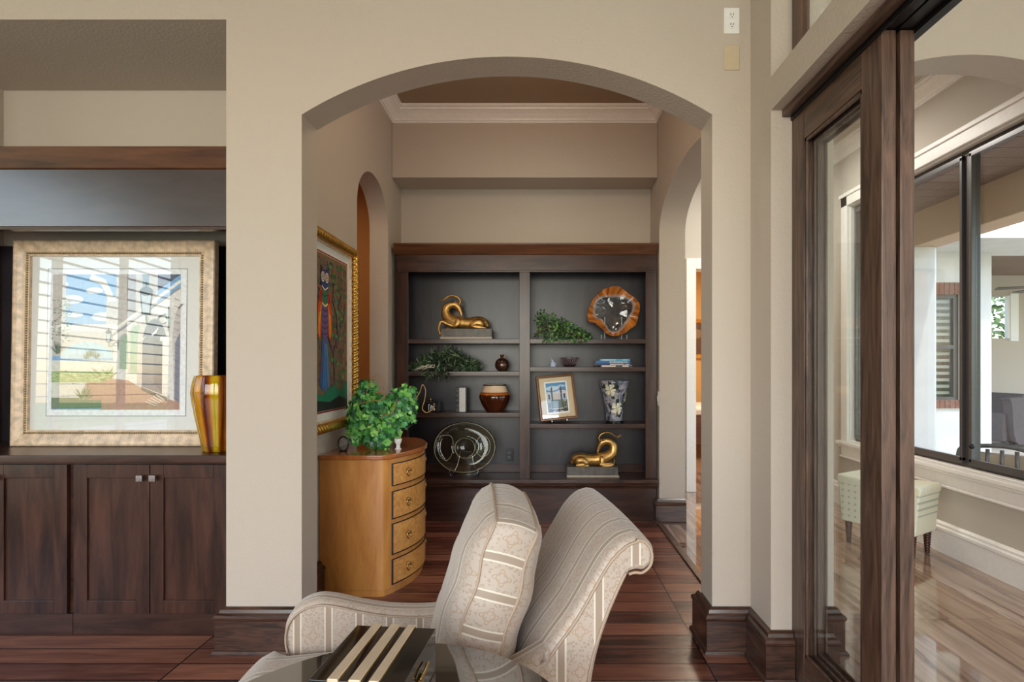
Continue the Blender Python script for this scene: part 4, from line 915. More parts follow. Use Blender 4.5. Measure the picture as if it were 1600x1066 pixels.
# ---- amphora bowl
t = thing('ceramic_jar', 'round brown glazed jar with a cream neck on the third left shelf', 'jar', (X(773, 4.66), 4.66, ZS['l3']))
pr = catmull([(.062, 0, 0), (.072, .004, 0), (.100, .045, 0), (.126, .10, 0), (.133, .13, 0), (.125, .155, 0), (.112, .176, 0)], 4)
bm = NB(); lathe(bm, [(p.x, p.y) for p in pr]+[(.104, .174), (.118, .13), (.09, .05)], 48); link('body', bm, plain('brown_gloss_glaze', srgb(66, 27, 10), .08, coat=.8, noise=.25, nscale=8), t, smooth=True)
bm = NB(); lathe(bm, [(.1285, .148), (.118, .170), (.119, .1705), (.130, .149)], 48, cap=False); link('amber_band', bm, plain('amber_glaze', srgb(178, 98, 32), .12, coat=.6), t, smooth=True)
bm = NB(); lathe(bm, [(.1165, .170), (.100, .214), (.096, .228), (.100, .232), (.092, .232), (.090, .20), (.104, .172)], 48, cap=False); link('neck', bm, plain('cream_glaze', srgb(216, 190, 160), .25, coat=.4), t, smooth=True)
bm = NB(); lathe(bm, [(.0985, .226), (.101, .2335), (.094, .2335), (.092, .226)], 48, cap=False); link('rim', bm, M['black'], t, smooth=True)
# ---- tall narrow black and white box
t = thing('narrow_box', 'upright narrow box with white face and black patterned side on the third left shelf', 'box', (X(721, 4.66), 4.66, ZS['l3']))
link('body', boxes((-.046, .046, -.03, .03, 0, .213)), M['black'], t, bevel=.002)
link('white_face', boxes((-.014, .039, -.033, -.030, .004, .207)), plain('mottled_white_face', srgb(214, 210, 208), .5, noise=.12, nscale=60), t)
bm = NB()
for i in range(5): box(bm, -.044, -.017, -.032, -.030, .008+i*.041, .030+i*.041)
link('side_blocks', bm, plain('dark_green_grey_blocks', srgb(64, 72, 66), .5), t)
# ---- low dark lidded box with letters
t = thing('lidded_box', 'low dark box with white script marks and a finial, third left shelf', 'box', (X(675, 4.66), 4.66, ZS['l3']))
link('body', boxes((-.075, .067, -.04, .04, 0, .085)), M['black'], t, bevel=.006); link('lid', boxes((-.079, .071, -.044, .044, .075, .09)), M['black'], t, bevel=.005)
bm = NB(); ball(bm, (-.012, 0, .107), .014, 2); lathe(bm, [(.006, .088), (.005, .097)], 12, (-.012, 0, 0)); link('finial', bm, M['brass'], t, smooth=True)
bm = NB()
for x_, pts in ((-.020, [(0, .015), (0, .06), (.010, .066)]), (-.003, [(0, .015), (0, .05), (.01, .056), (.012, .04), (0, .035)]), (.02, [(.012, .055), (0, .05), (.004, .035), (.012, .025), (0, .015)]), (.02, [(.0, .07), (.012, .07)])):
    tube(bm, [(x_+a_, -.0412, b_) for a_, b_ in pts], .0032, 6, smoothn=3)
link('script_marks', bm, M['plastic'], t, smooth=True)
# ---- second right shelf: figurine, bowl, books
t = thing('figurine', 'tiny pale blue-white figurine beside the dark bowl', 'figurine', (X(864, 4.65), 4.65, ZS['r2']))
bm = NB(); lathe(bm, [(.030, 0), (.032, .008), (.022, .014), (.024, .03), (.018, .042), (.008, .048)], 20); ball(bm, (-.004, 0, .052), .012, 2); tube(bm, [(-.006, 0, .055), (-.012, 0, .066), (-.014, 0, .078)], [.006, .004, .0015], 8); ball(bm, (.018, 0, .026), .014, 2, (1, .7, .8))
link('body', bm, plain('pale_blue_porcelain', srgb(178, 190, 214), .2, coat=.5), t, smooth=True)
t = thing('dark_bowl', 'small openwork dark purple bowl on the second right shelf', 'bowl', (X(890, 4.65), 4.65, ZS['r2']))
pr = catmull([(.034, 0, 0), (.040, .004, 0), (.058, .02, 0), (.074, .048, 0), (.083, .080, 0)], 3)
bm = NB(); lathe(bm, [(p.x, p.y) for p in pr]+[(.079, .08), (.068, .046), (.05, .022), (.03, .01)], 40); link('body', bm, plain('aubergine_glaze', srgb(58, 44, 52), .25, coat=.5, noise=.6, nscale=120, bmp=.6), t, smooth=True)
bm = NB(); 
for k in range(26):
    a = 2*pi*k/26; tube(bm, [(.06*cos(a), .06*sin(a), .022), (.077*cos(a+.16), .077*sin(a+.16), .048), (.084*cos(a), .084*sin(a), .078)], .0018, 5)
link('scratched_pattern', bm, plain('pinkish_grey_lines', srgb(140, 124, 130), .4), t)
bk = [('white spined hardback book with dark blocks, bottom of the stack', .030, 0, .014, c(226, 214, 206), (940, 988)), ('navy blue hardback book, second from bottom of the stack', .022, .0145, .017, c(28, 48, 96), (930, 987)),
      ('bright blue hardback book below the top one of the stack', .026, .032, .018, c(36, 98, 160), (931, 985)), ('turquoise thin hardback book on top of the stack', .03, .0505, .017, c(74, 168, 200), (937, 984))]
for i, (lab, dep, z0, th, col, (xa, xb)) in enumerate(bk):
    yb = 4.62; t = thing('book', lab, 'book', ((X(xa, yb)+X(xb, yb))/2, yb, ZS['r2']+z0), group='blue books stacked on the second right shelf'); w = (X(xb, yb)-X(xa, yb))/2
    cm = plain('book_cover_'+str(i), col, .4)
    link('cover', boxes((-w, w, 0, .18, 0, .002), (-w, w, 0, .18, th-.002, th), (-w, w, -.002, .003, 0, th)), cm, t)
    link('pages', boxes((-w+.004, w-.004, .003, .175, .002, th-.002)), M['mat'], t)
    bm = NB(); rr = random.Random(20+i)
    if i == 0: box(bm, -.01, .045, -.0028, -.0019, .002, th-.002); box(bm, .10, .13, -.0028, -.0019, .002, th-.002); lm = M['black']
    else:
        x_ = -.03 if i != 3 else -w+.02
        for k in range(9): ww = .006+.008*rr.random(); box(bm, x_, x_+ww, -.0028, -.0019, .005, th-.005); x_ += ww+.003
        box(bm, w-.06, w-.02, -.0028, -.0019, .006, th-.007); lm = M['plastic']
    link('spine_lettering', bm, lm, t)
# ---- framed gate print on easel
Wf, Hf = .325, .385; sh = []
sh += [(rect(-.098, -.138, .098, .138), c(242, 242, 242)), (rect(-.086, -.124, .086, .126), c(70, 140, 190)), (rect(-.086, -.02, .086, .05), c(186, 200, 220)), (ell(-.03, .08, .06, .02), c(190, 210, 226)), (ell(.05, .095, .035, .012), c(170, 200, 224)), (ell(.04, .04, .05, .02), c(214, 210, 222)),
       (rect(-.086, -.124, .086, -.03), c(44, 62, 52)), ([(-.03, -.02), (.03, -.02), (.045, -.10), (-.045, -.10)], c(78, 98, 98)), (rect(-.022, -.02, .022, .03), c(206, 196, 196))]
for k in range(7): sh.append((stroke([(-.03-.002*k, -.025-.011*k), (.03+.002*k, -.025-.011*k)], .003), c(150, 168, 168)))
for s in (-1, 1):
    sh += [(rect(s*.04-.007, -.06, s*.04+.007, .05), c(64, 96, 88)), (rect(s*.04-.010, .045, s*.04+.010, .052), c(40, 60, 60)), (ell(s*.04, .066, .007, .016), c(34, 44, 48)), (ell(s*.04+.003, .085, .004, .008), c(34, 44, 48)),
           (rect(s*.066-.013, -.095, s*.066+.013, -.03), c(150, 150, 128)), (rect(s*.066-.009, -.085, s*.066+.009, -.04), c(72, 88, 72)), (rect(s*.066-.015, -.032, s*.066+.015, -.024), c(170, 172, 160)), (ell(s*.066, .0, .008, .014), c(52, 44, 60)), (ell(s*.066, .02, .010, .008), c(60, 50, 66)), (stroke([(s*.03, -.095), (s*.015, -.115), (s*.045, -.12)], .008), c(206, 206, 196))]
sh += [(ell(0, -.108, .022, .012), c(96, 50, 54)), (rect(-.05, -.10, .05, -.094), c(200, 204, 204))]
fp2 = [(0, -.012), (0, .010), (.004, .014), (.012, .014), (.018, .009), (.022, .008), (.022, -.012)]
M['frame2'] = plain('bronze_gilt_frame', srgb(122, 86, 56), .35, .4, .2)
t, f = frame_obj('small_framed_print', 'small framed print of a garden gate stairway tilted on an easel, third right shelf', 'picture', Wf, Hf, (X(874, 4.62), 4.615, ZS['r3']+.030), (R(80), R(-5), R(8)), .024, fp2, M['frame2'], sh, 0, 0, M['cream'])
bm = NB()
for s in (-1, 1): tube(bm, [(s*.065, -.012, -.026), (s*.065, -.012, .004), (s*.065, .02, .008), (s*.065, .024, .02)], .004, 6); tube(bm, [(s*.065, -.012, -.024), (s*.03, -.004, -.12)], .004, 6)
tube(bm, [(-.065, -.012, -.02), (.065, -.012, -.02)], .004, 6)
link('wire_easel', bm, M['nickel'], t)
# ---- floral vase
t = thing('floral_vase', 'flared vase painted with white magnolias on a dark ground, third right shelf', 'vase', (X(960, 4.66), 4.66, ZS['r3']))
def vr(z): return .070+.002*z/.34+ .060*(z/.36)**1.9
prv = [(vr(z), z) for z in [.018+.345*i/16 for i in range(17)]]
bm = NB(); lathe(bm, prv+[(r_-.006, z) for r_, z in prv[::-1]], 48)
def m_floral():
    m, nt, b = newmat('magnolia_glaze'); co = coords(nt, (1, 1, .6)); n = node(nt, 'ShaderNodeTexNoise'); n.inputs['Scale'].default_value = 14; n.inputs['Distortion'].default_value = 1.5; nt.links.new(co, n.inputs['Vector'])
    nt.links.new(ramp(nt, n.outputs[0], [(.3, srgb(34, 38, 38)), (.42, srgb(104, 112, 132)), (.52, srgb(172, 168, 176)), (.60, srgb(140, 138, 146)), (.70, srgb(52, 62, 54))]), b.inputs['Base Color']); b.inputs['Roughness'].default_value = .15; b.inputs['Coat Weight'].default_value = .6; return m
link('body', bm, m_floral(), t, smooth=True)
bm = NB(); cl = bm.loops.layers.float_color.new('col')
def petal(th0, z0, ang, ln, wd, col, lift=.0016):
    vs = []
    for a_, b_ in [(0, 0), (.5, .35), (.9, .42), (1, 0), (.9, -.42), (.5, -.35)]:
        du = (a_*cos(ang)*ln-b_*sin(ang)*wd*1.6); dz = (a_*sin(ang)*ln+b_*cos(ang)*wd*1.6); z = z0+dz; r_ = vr(max(.02, min(.36, z)))+lift; th = th0+du/r_
        vs.append(bm.verts.new((r_*cos(th), r_*sin(th), z)))
    f = bm.faces.new(vs)
    for l in f.loops: l[cl] = col
for (th0, z0, s_) in ((-pi/2-.45, .285, 1.0), (-pi/2+.15, .13, 1.0), (-pi/2+1.3, .22, .9), (pi/2, .2, 1)):
    for k in range(6): petal(th0, z0, k*1.15+.4, .082*s_, .022, c(36, 50, 44), .0012)
    for k in range(9): petal(th0, z0, k*2*pi/9+(k % 2)*.2, (.058 if k % 2 else .048)*s_, .017, c(206, 208, 178) if k % 2 else c(228, 226, 202), .0018+.0003*k)
    for k in range(3): petal(th0, z0, k*2.1+.3, .014, .008, c(206, 196, 130), .0042)
link('magnolia_painting', bm, M['artg'], t)
bm = NB(); lathe(bm, [(.074, 0), (.076, .006), (.07, .012), (.072, .02), (.066, .022)], 40); link('foot', bm, M['black'], t, smooth=True)

# ------------------------------------------------------------------ bow-front chest
CYc, CHW, CHH = 3.43, .37, .80      # centre depth, half width, height
t = thing('chest_of_drawers', 'honey maple bow-front chest of drawers against the passage wall', 'chest of drawers', (XL+.004, CYc, 0)); ch = t
xf = -.876-(XL+.004)                 # front corner offset
bulge = .135
def bow(y, off=0):                    # x of the bowed front at y (local)
    return xf+off+bulge*(1-(y/CHW)**2)
def bowslab(bm, y0, y1, z0, z1, o0, o1, n=14):
    """curved slab between offsets o0 (inner) and o1 (outer)"""
    ys = [y0+(y1-y0)*i/n for i in range(n+1)]
    pts = [(bow(y, o1), y) for y in ys]+[(bow(y, o0), y) for y in ys[::-1]]
    return prism(bm, pts, lambda x, y: (x, y, z0), lambda x, y: (x, y, z1))
ys = [-CHW+.012+(2*CHW-.024)*i/30 for i in range(31)]
def body_pts(off): return [(0, -CHW-off), (xf-.02, -CHW-off), (xf+.004+off, -CHW+.010)]+[(bow(y, -.002+off), y) for y in ys[1:-1]]+[(xf+.004+off, CHW-.010), (xf-.02, CHW+off), (0, CHW+off)]
bm = NB(); prism(bm, body_pts(0), lambda x, y: (x, y, .035), lambda x, y: (x, y, CHH-.03)); link('carcass', bm, M['maple'], t, bevel=.002)
bm = NB(); prism(bm, [(x*(1 if x < .1 else .97), y) for x, y in body_pts(.0)], lambda x, y: (x, y, 0), lambda x, y: (x, y, .035)); link('base', bm, M['maple'], t)
bm = NB(); prism(bm, body_pts(.016), lambda x, y: (x, y, CHH-.028), lambda x, y: (x, y, CHH)); link('top', bm, M['maple_top'], t, bevel=.006, seg=3)
for (z1, z0) in ((.738, .619), (.579, .430), (.394, .227), (.191, .057)):
    dh = CHW-.045; bm = NB(); bowslab(bm, -dh, dh, z0, z1, -.02, .002); d = link('drawer', bm, M['maple_d'], t, bevel=.001)
    bm = NB()
    bowslab(bm, -dh-.006, dh+.006, z1, z1+.006, -.02, .0035); bowslab(bm, -dh-.006, dh+.006, z0-.006, z0, -.02, .0035)
    bowslab(bm, -dh-.006, -dh, z0, z1, -.02, .0035, 2); bowslab(bm, dh, dh+.006, z0, z1, -.02, .0035, 2); link('cockbead', bm, M['ebony'], d)
    for yy in (-.22, .22):
        zc = (z0+z1)/2+.01; x_ = bow(yy, .004); sl = math.atan2(2*bulge*yy/CHW**2, 1)
        bm = NB(); tube(bm, [(0, .020*cos(a), -.012+.022*sin(a)) for a in [2*pi*i/24 for i in range(24)]], .003, 8, closed=True)
        lathe(bm, [(.011, 0), (.009, .006), (.006, .010)], 16)
        # rosette points outwards: built about z then turned below
        bm2 = NB(); tube(bm2, [(.010, .019*cos(a), -.014+.021*sin(a)) for a in [2*pi*i/24 for i in range(24)]], .0034, 8, closed=True)
        tube(bm2, [(0, 0, .0), (.006, 0, 0), (.014, 0, 0)], [.013, .011, .006], 14); bm.free()
        link('ring_pull', bm2, M['brass'], d, smooth=True, loc=(x_, yy, zc), rot=(0, 0, sl))

# ---- ivy plant on the chest, in a pale urn
px_, py_ = -.985, 3.37
t = thing('ivy_plant', 'bushy green artificial ivy in a grey urn on the chest of drawers', 'plant', (px_, py_, CHH+.001))
bm = NB(); lathe(bm, [(.055, 0), (.06, .008), (.045, .02), (.05, .03), (.085, .08), (.095, .12), (.10, .128), (.092, .13), (.08, .11), (.04, .05)], 32); link('urn', bm, plain('grey_ceramic', srgb(158, 152, 158), .4, noise=.1), t, smooth=True)
rnd = random.Random(17); sp = []
def blob(cx_, cy_, cz_, rx, ry, rz, n, s0=.036, s1=.026):
    for i in range(n):
        a = rnd.random()*2*pi; b_ = math.acos(rnd.uniform(-1, 1)); d_ = Vector((sin(b_)*cos(a), sin(b_)*sin(a), cos(b_))); rr = .6+.42*rnd.random()
        p = (cx_+d_.x*rx*rr, cy_+d_.y*ry*rr, max(.012, cz_+d_.z*rz*rr)); sp.append((p, (d_.x+rnd.uniform(-.5, .5), d_.y-.35+rnd.uniform(-.5, .5), d_.z*.6+.35+rnd.uniform(-.4, .4)), s0+s1*rnd.random()))
blob(0, -.01, .18, .14, .13, .14, 600, .022, .02); blob(-.10, -.05, .20, .10, .10, .15, 460, .02, .02); blob(.12, .0, .24, .10, .10, .13, 480, .02, .02); blob(.15, .04, .31, .06, .07, .07, 170, .02, .018)
blob(-.09, .0, .34, .06, .06, .08, 170, .02, .018); blob(-.02, -.09, .07, .08, .05, .06, 110, .028, .02); blob(.07, -.07, .12, .07, .06, .09, 100, .03, .02); blob(-.14, -.08, .09, .05, .04, .07, 60, .03, .02); blob(.03, -.10, .045, .05, .03, .035, 50, .03, .02)
sp = [s_ for s_ in sp if XL+.06 < s_[0][0]+px_]
foliage('foliage', sp, IVY, [c(74, 150, 66), c(54, 122, 58), c(110, 182, 82), c(38, 92, 54), c(84, 160, 98), c(140, 200, 96), c(44, 104, 62)], t, 18)
bm = NB()
tube(bm, [(.2, -.02, .27), (.245, -.04, .34), (.262, -.05, .385), (.282, -.05, .35), (.275, -.05, .29), (.262, -.05, .24), (.285, -.05, .215), (.32, -.05, .23), (.335, -.05, .255)], .0028, 6, smoothn=5)
tube(bm, [(-.09, -.06, .30), (-.06, -.07, .37), (-.04, -.06, .43), (-.01, -.05, .44), (.02, -.05, .40), (.03, -.06, .36)], .0026, 6, smoothn=5)
tube(bm, [(-.1, -.14, .27), (-.03, -.15, .29), (.04, -.15, .30), (.06, -.14, .335), (.0, -.14, .34)], .0026, 6, smoothn=5)
tube(bm, [(.0, -.06, .1), (.04, -.12, .2), (.1, -.14, .22), (.12, -.1, .3)], .0028, 6, smoothn=5)
tube(bm, [(-.06, -.07, .0), (-.062, -.09, .08), (-.05, -.1, .16)], .003, 6, smoothn=5)
link('vine_tendrils', bm, plain('tan_vine', srgb(164, 122, 66), .6), t, smooth=True)
# little white pedestal cup and dark ring ornament beside the ivy
bm = NB(); lathe(bm, [(.018, 0), (.020, .004), (.012, .010), (.012, .03), (.020, .044), (.023, .064), (.020, .066), (.016, .05)], 24)
o = link('small_cup', bm, plain('white_glazed_cup', srgb(222, 220, 218), .3, coat=.4), smooth=True, loc=(-.855, 3.26, CHH)); tag(o, 'tiny white pedestal cup at the foot of the ivy, right side', 'cup')
t = thing('ring_ornament', 'small dark ring ornament standing at the wall side of the ivy', 'ornament', (-1.155, 3.18, CHH))
bm = NB(); tube(bm, [(.0+.030*cos(a), 0, .045+.042*sin(a)) for a in [2*pi*i/24 for i in range(24)]], .0045, 8, closed=True); link('ring', bm, M['black'], t, smooth=True)
link('foot', boxes((-.022, .022, -.012, .012, 0, .006)), M['black'], t, bevel=.002)
# ------------------------------------------------------------------ armchair
def prof_solid(bm, prof, y0, y1, uvl, crown=0.0, nrow=8, soft=.012, bulge=0.0):
    """closed side profile (x,z) swept across y with pillowed ends; UV u=y,v=arc on the wrap, u=x,v=z on the caps"""
    N = len(prof); cx_ = sum(p[0] for p in prof)/N; cz_ = sum(p[1] for p in prof)/N
    arc = [0]
    for i in range(N): a, b = prof[i], prof[(i+1) % N]; arc.append(arc[-1]+math.hypot(b[0]-a[0], b[1]-a[1]))
    nrm = []
    for i in range(N):
        a, b = prof[i-1], prof[(i+1) % N]; d = Vector((b[0]-a[0], b[1]-a[1]))
        d = d.normalized() if d.length > 1e-9 else Vector((1, 0)); nrm.append(Vector((d.y, -d.x)))
    area_ = sum(prof[i][0]*prof[(i+1) % N][1]-prof[(i+1) % N][0]*prof[i][1] for i in range(N))
    if area_ < 0: nrm = [-n for n in nrm]
    ts = [(0, -soft), (soft*.3/(y1-y0), -soft*.35), (soft/(y1-y0), 0)]+[(k/nrow, 0) for k in range(1, nrow)]+[(1-soft/(y1-y0), 0), (1-soft*.3/(y1-y0), -soft*.35), (1, -soft)]
    rows = []
    for t_, ins in ts:
        y = y0+(y1-y0)*t_; k = ins+crown*(1-(2*t_-1)**2)
        rows.append([bm.verts.new((prof[i][0]+nrm[i].x*k, y, prof[i][1]+nrm[i].y*k)) for i in range(N)])
    for (ta, _), A_, B_ in zip(ts, rows, rows[1:]):
        for i in range(N):
            j = (i+1) % N; f = bm.faces.new((A_[i], B_[i], B_[j], A_[j])); f.smooth = True
            for l, (v_, w_) in zip(f.loops, ((A_[i], arc[i]), (B_[i], arc[i]), (B_[j], arc[i+1]), (A_[j], arc[i+1]))): l[uvl].uv = (v_.co.y+5, w_)
    for row, yy, s_ in ((rows[0], y0, -1), (rows[-1], y1, 1)):
        f = bm.faces.new(row)
        for l in f.loops: l[uvl].uv = (l.vert.co.x+5.02, l.vert.co.z)
    return bm
def fab(name, build, parent, **kw):
    bm = NB(); uvl = bm.loops.layers.uv.new('UVMap'); build(bm, uvl); bmesh.ops.recalc_face_normals(bm, faces=bm.faces)
    me = bpy.data.meshes.new(name); bm.to_mesh(me); bm.free(); me.materials.append(M['fabric']); o = bpy.data.objects.new(name, me); C.objects.link(o); o.parent = parent
    for k, v in kw.items(): setattr(o, k, v)
    return o
# local frame: chair faces -x; near side is -y; origin on the floor under the back foot
chair = thing('armchair', 'striped beige damask armchair with a rolled back, facing left', 'armchair', (-.014, 1.40, 0), rz=R(8))
HW = .25
def cm2(pts, n=5, closed=False): return [(p.x, p.y) for p in catmull([(a, b, 0) for a, b in pts], n, closed)]
inner = cm2([(-.10, .40), (-.085, .52), (-.05, .63), (-.005, .70), (.045, .765), (.085, .83), (.12, .885), (.155, .918), (.188, .929)])
roll = cm2([(.188, .929), (.213, .922), (.228, .900), (.226, .872), (.208, .856), (.190, .857), (.174, .853)])
rear = cm2([(.174, .853), (.150, .805), (.122, .74), (.100, .67), (.088, .60), (.082, .48), (.085, .30), (.088, .20)])
backp = inner[:-1]+roll[:-1]+rear+[(-.12, .20)]
fab('backrest', lambda bm, u: prof_solid(bm, backp, -HW-.0, HW+.0, u, crown=.006, soft=.012), chair)
# arms
top = cm2([(-.655, .50), (-.668, .56), (-.662, .605), (-.635, .638), (-.59, .655), (-.54, .650), (-.47, .630), (-.38, .612), (-.27, .606), (-.17, .622), (-.08, .66), (.0, .70)])
armp = [(-.645, .20), (-.648, .35)]+top+[(.03, .60), (.03, .20)]
for s_, nm in ((1, 'arm'), (-1, 'arm')):
    a_, b_ = (HW-.075, HW+.004) if s_ > 0 else (-HW-.004, -HW+.075)
    fab('arm', lambda bm, u: prof_solid(bm, armp, a_, b_, u, soft=.016, nrow=3), chair)
# seat rail + cushion
rail = [(-.64, .19), (-.64, .36), (-.05, .36), (-.05, .19)]
fab('seat_rail', lambda bm, u: prof_solid(bm, rail, -HW+.07, HW-.07, u, soft=.004, nrow=2), chair)
def cushion(bm, uvl):
    """T cushion with crowned top"""
    nx, ny = 30, 24; x0, x1 = -.765, -.06; G_ = {}
    def P_(i, j, top_):
        s = i/nx; t_ = j/ny*2-1; x = x0+(x1-x0)*s
        w = (HW-.078) if x > -.655 else HW-.078+.055*min(1, (-.655-x)/.05+.0)
        e = min(1, s/.10)**.5*min(1, (1-s)/.08)**.5*min(1, (1-abs(t_))/.12)**.5
        y = t_*w*(1-.05*(1-min(1, s/.12))**2); z = .465+(.045+.035*(1-t_*t_)**.5*(1-(2*s-1)**2)**.3)*(.35+.65*e)*(1 if top_ else -1)
        return Vector((x+(.02*t_*t_ if s < .1 else 0), y, z))
    for tp in (True, False):
        for i in range(nx+1):
            for j in range(ny+1): G_[(i, j, tp)] = bm.verts.new(P_(i, j, tp))
        for i in range(nx):
            for j in range(ny):
                f = bm.faces.new([G_[(i, j, tp)], G_[(i+1, j, tp)], G_[(i+1, j+1, tp)], G_[(i, j+1, tp)]]); f.smooth = True
                for l in f.loops: l[uvl].uv = (l.vert.co.y+5, l.vert.co.x)
    def side(path):
        for a, b in zip(path, path[1:]):
            f = bm.faces.new([G_[(*a, True)], G_[(*b, True)], G_[(*b, False)], G_[(*a, False)]]); f.smooth = True
            for l in f.loops: l[uvl].uv = (l.vert.co.y+l.vert.co.x+5, l.vert.co.z)
    side([(0, j) for j in range(ny+1)]); side([(nx, j) for j in range(ny+1)]); side([(i, 0) for i in range(nx+1)]); side([(i, ny) for i in range(nx+1)])
fab('seat_cushion', cushion, chair)
# loose back cushion
def backcush(bm, uvl):
    w, h, e0, pk = .205, .262, .048, .052; n = 26; F = {}
    def edge(t_):  # outline scale (rounded corners, puffed)
        return t_
    def P_(i, j, side_):
        s = i/n*2-1; t_ = j/n*2-1
        ms = (1-abs(s)**3.2); mt = (1-abs(t_)**3.2)
        puff = pk*(max(0, ms)**.55)*(max(0, mt)**.55); rc = 1-.055*(abs(s)*abs(t_))**3
        wr = .004*sin(t_*11+s*3)*(abs(s) > .5)
        return Vector(((-1 if side_ else 1)*(e0+puff)+wr, s*w*rc, t_*h*rc*(1+.02*(1-s*s))))
    for sd_ in (True, False):
        for i in range(n+1):
            for j in range(n+1): F[(i, j, sd_)] = bm.verts.new(P_(i, j, sd_))
        for i in range(n):
            for j in range(n):
                f = bm.faces.new([F[(i, j, sd_)], F[(i+1, j, sd_)], F[(i+1, j+1, sd_)], F[(i, j+1, sd_)]]); f.smooth = True
                for l in f.loops: l[uvl].uv = (l.vert.co.y+5+.02, l.vert.co.z)
    ring = [(i, 0) for i in range(n)]+[(n, j) for j in range(n)]+[(n-i, n) for i in range(n)]+[(0, n-j) for j in range(n)]
    m_ = 6; prev = None; acc = 0; cols_ = []
    for k, (i, j) in enumerate(ring+[ring[0]]):
        a = F[(i, j, True)].co; b = F[(i, j, False)].co
        if prev: acc += (a-prev).length
        prev = a.copy(); out_ = Vector((0, a.y/w, a.z/h)); out_ = out_.normalized()
        col_ = [F[(i, j, True)]]+[bm.verts.new(a.lerp(b, q_/m_)+out_*(.010*sin(pi*q_/m_)+.003*sin(acc*40)*sin(pi*q_/m_))) for q_ in range(1, m_)]+[F[(i, j, False)]]
        cols_.append((col_, acc))
    for (A_, a0), (B_, a1) in zip(cols_, cols_[1:]):
        for q_ in range(m_):
            f = bm.faces.new([A_[q_], B_[q_], B_[q_+1], A_[q_+1]]); f.smooth = True
            for l, (uu, vv) in zip(f.loops, ((a0, q_), (a1, q_), (a1, q_+1), (a0, q_+1))): l[uvl].uv = (uu+5, vv*.014)
    backcush.ring = [[F[(i, j, sd_)].co.copy() for (i, j) in ring] for sd_ in (True, False)]
bcu = fab('back_cushion', backcush, chair, location=(-.140, .0, .708), rotation_euler=(0, R(17), R(-1)))
bm = NB()
for rg in backcush.ring: tube(bm, rg, .0034, 6, closed=True)
link('piping', bm, M['piping'], bcu, smooth=True)
# pipings along the chair's side panels
bm = NB()
for s_ in (-1, 1):
    y = s_*(HW+.001)
    def cord(pts): tube(bm, [(x, y+s_*.000, z) for x, z in pts], .0032, 6)
    cord([(x+.010, z-.008) for x, z in inner[10:]]+[(x-.006, z-.004) for x, z in roll[1:-1]])
    cord([(x-.010, z) for x, z in rear])
    cord([(x+.004, z-.012) for x, z in top[:-4]])
    y2 = s_*(HW-.078); tube(bm, [(x+.006, y2, z-.012) for x, z in top[:-3]], .003, 6)
link('piping', bm, M['piping'], chair, smooth=True)
for (x, y) in ((-.60, -.20), (-.60, .20), (.04, -.20), (.04, .20)):
    bm = NB(); tube(bm, [(x, y, .20), (x+(.03 if x > 0 else -.005), y, 0)], [.022, .014], 12); link('leg', bm, M['ebony'], chair, smooth=True)

# ------------------------------------------------------------------ round table + marble box
TX, TY, TZ, TR = -.262, .80, .72, .347
t = thing('round_side_table', 'round glossy black stone side table in front of the armchair', 'table', (TX, TY, 0))
bm = NB(); lathe(bm, [(TR-.012, TZ-.03), (TR-.003, TZ-.027), (TR, TZ-.018), (TR, TZ-.006), (TR-.006, TZ)], 128); link('tabletop', bm, M['tabletop'], t, smooth=False, bevel=.001)
bm = NB(); lathe(bm, [(.19, 0), (.19, .02), (.06, .05), (.035, .10), (.035, .55), (.05, .62), (.16, .689)], 40); link('pedestal', bm, M['black'], t, smooth=True)
BX, BYY = -.285, .955
t = thing('marble_box', 'striped black and cream marble box with brass clasp on the black table', 'box', (BX, BYY, TZ+.001), rz=R(-5))
xs = [(-.078, -.047, 0), (-.047, -.029, 1), (-.029, -.012, 0), (-.012, .008, 1), (.008, .021, 0), (.021, .038, 1), (.038, .078, 0)]
for a, b, k in xs: link('cream_strip' if k else 'black_strip', boxes((a+.0006, b-.0006, -.095, .088+(.006 if k else 0), 0, .079+(.003 if k else 0))), M['marble_c' if k else 'marble_b'], t, bevel=.001)
bm = NB()
for a, b, k in xs[:-1]: box(bm, b-.0007, b+.0007, -.094, .088, .0, .0805)
link('brass_inlay', bm, M['brass'], t)
bm = NB(); box(bm, .078, .082, -.03, .0, .030, .044); tube(bm, [(.083, -.025, .046), (.085, -.005, .050), (.083, .02, .052)], .003, 6); link('clasp', bm, M['brass'], t, bevel=.001)

# ------------------------------------------------------------------ ottoman in the gallery
P0 = Vector((2.275, 4.02)); P1 = Vector((2.50, 3.66)); d_ = (P1-P0).normalized(); ang = math.atan2(d_.y, d_.x); L = (P1-P0).length; nrm_ = Vector((-d_.y, d_.x))
t = thing('ottoman', 'cream dotted upholstered stool with ribbed dark legs under the gallery window', 'stool', (P0.x, P0.y, 0), rz=ang)
DW = .24
bm = NB(); prism(bm, [(-.035, .16), (-.055, .40), (-.062, .44), (L+.062, .44), (L+.055, .40), (L+.035, .16)], lambda x, z: (x, -.04, z), lambda x, z: (x, DW+.02, z)); 
def m_dots():
    m, nt, b = newmat('cream_dotted_fabric'); co = coords(nt, (22, 22, 22)); sp_ = node(nt, 'ShaderNodeSeparateXYZ'); nt.links.new(co, sp_.inputs[0])
    fx = math_(nt, 'SUBTRACT', math_(nt, 'FRACT', sp_.outputs[0]), .5); fz = math_(nt, 'SUBTRACT', math_(nt, 'FRACT', sp_.outputs[2]), .5)
    r_ = math_(nt, 'ADD', math_(nt, 'MULTIPLY', fx, fx), math_(nt, 'MULTIPLY', fz, fz)); nt.links.new(mixc(nt, math_(nt, 'LESS_THAN', r_, .035), srgb(222, 220, 198), srgb(176, 184, 166)), b.inputs['Base Color']); b.inputs['Roughness'].default_value = .7; return m
link('body', bm, m_dots(), t, bevel=.012)
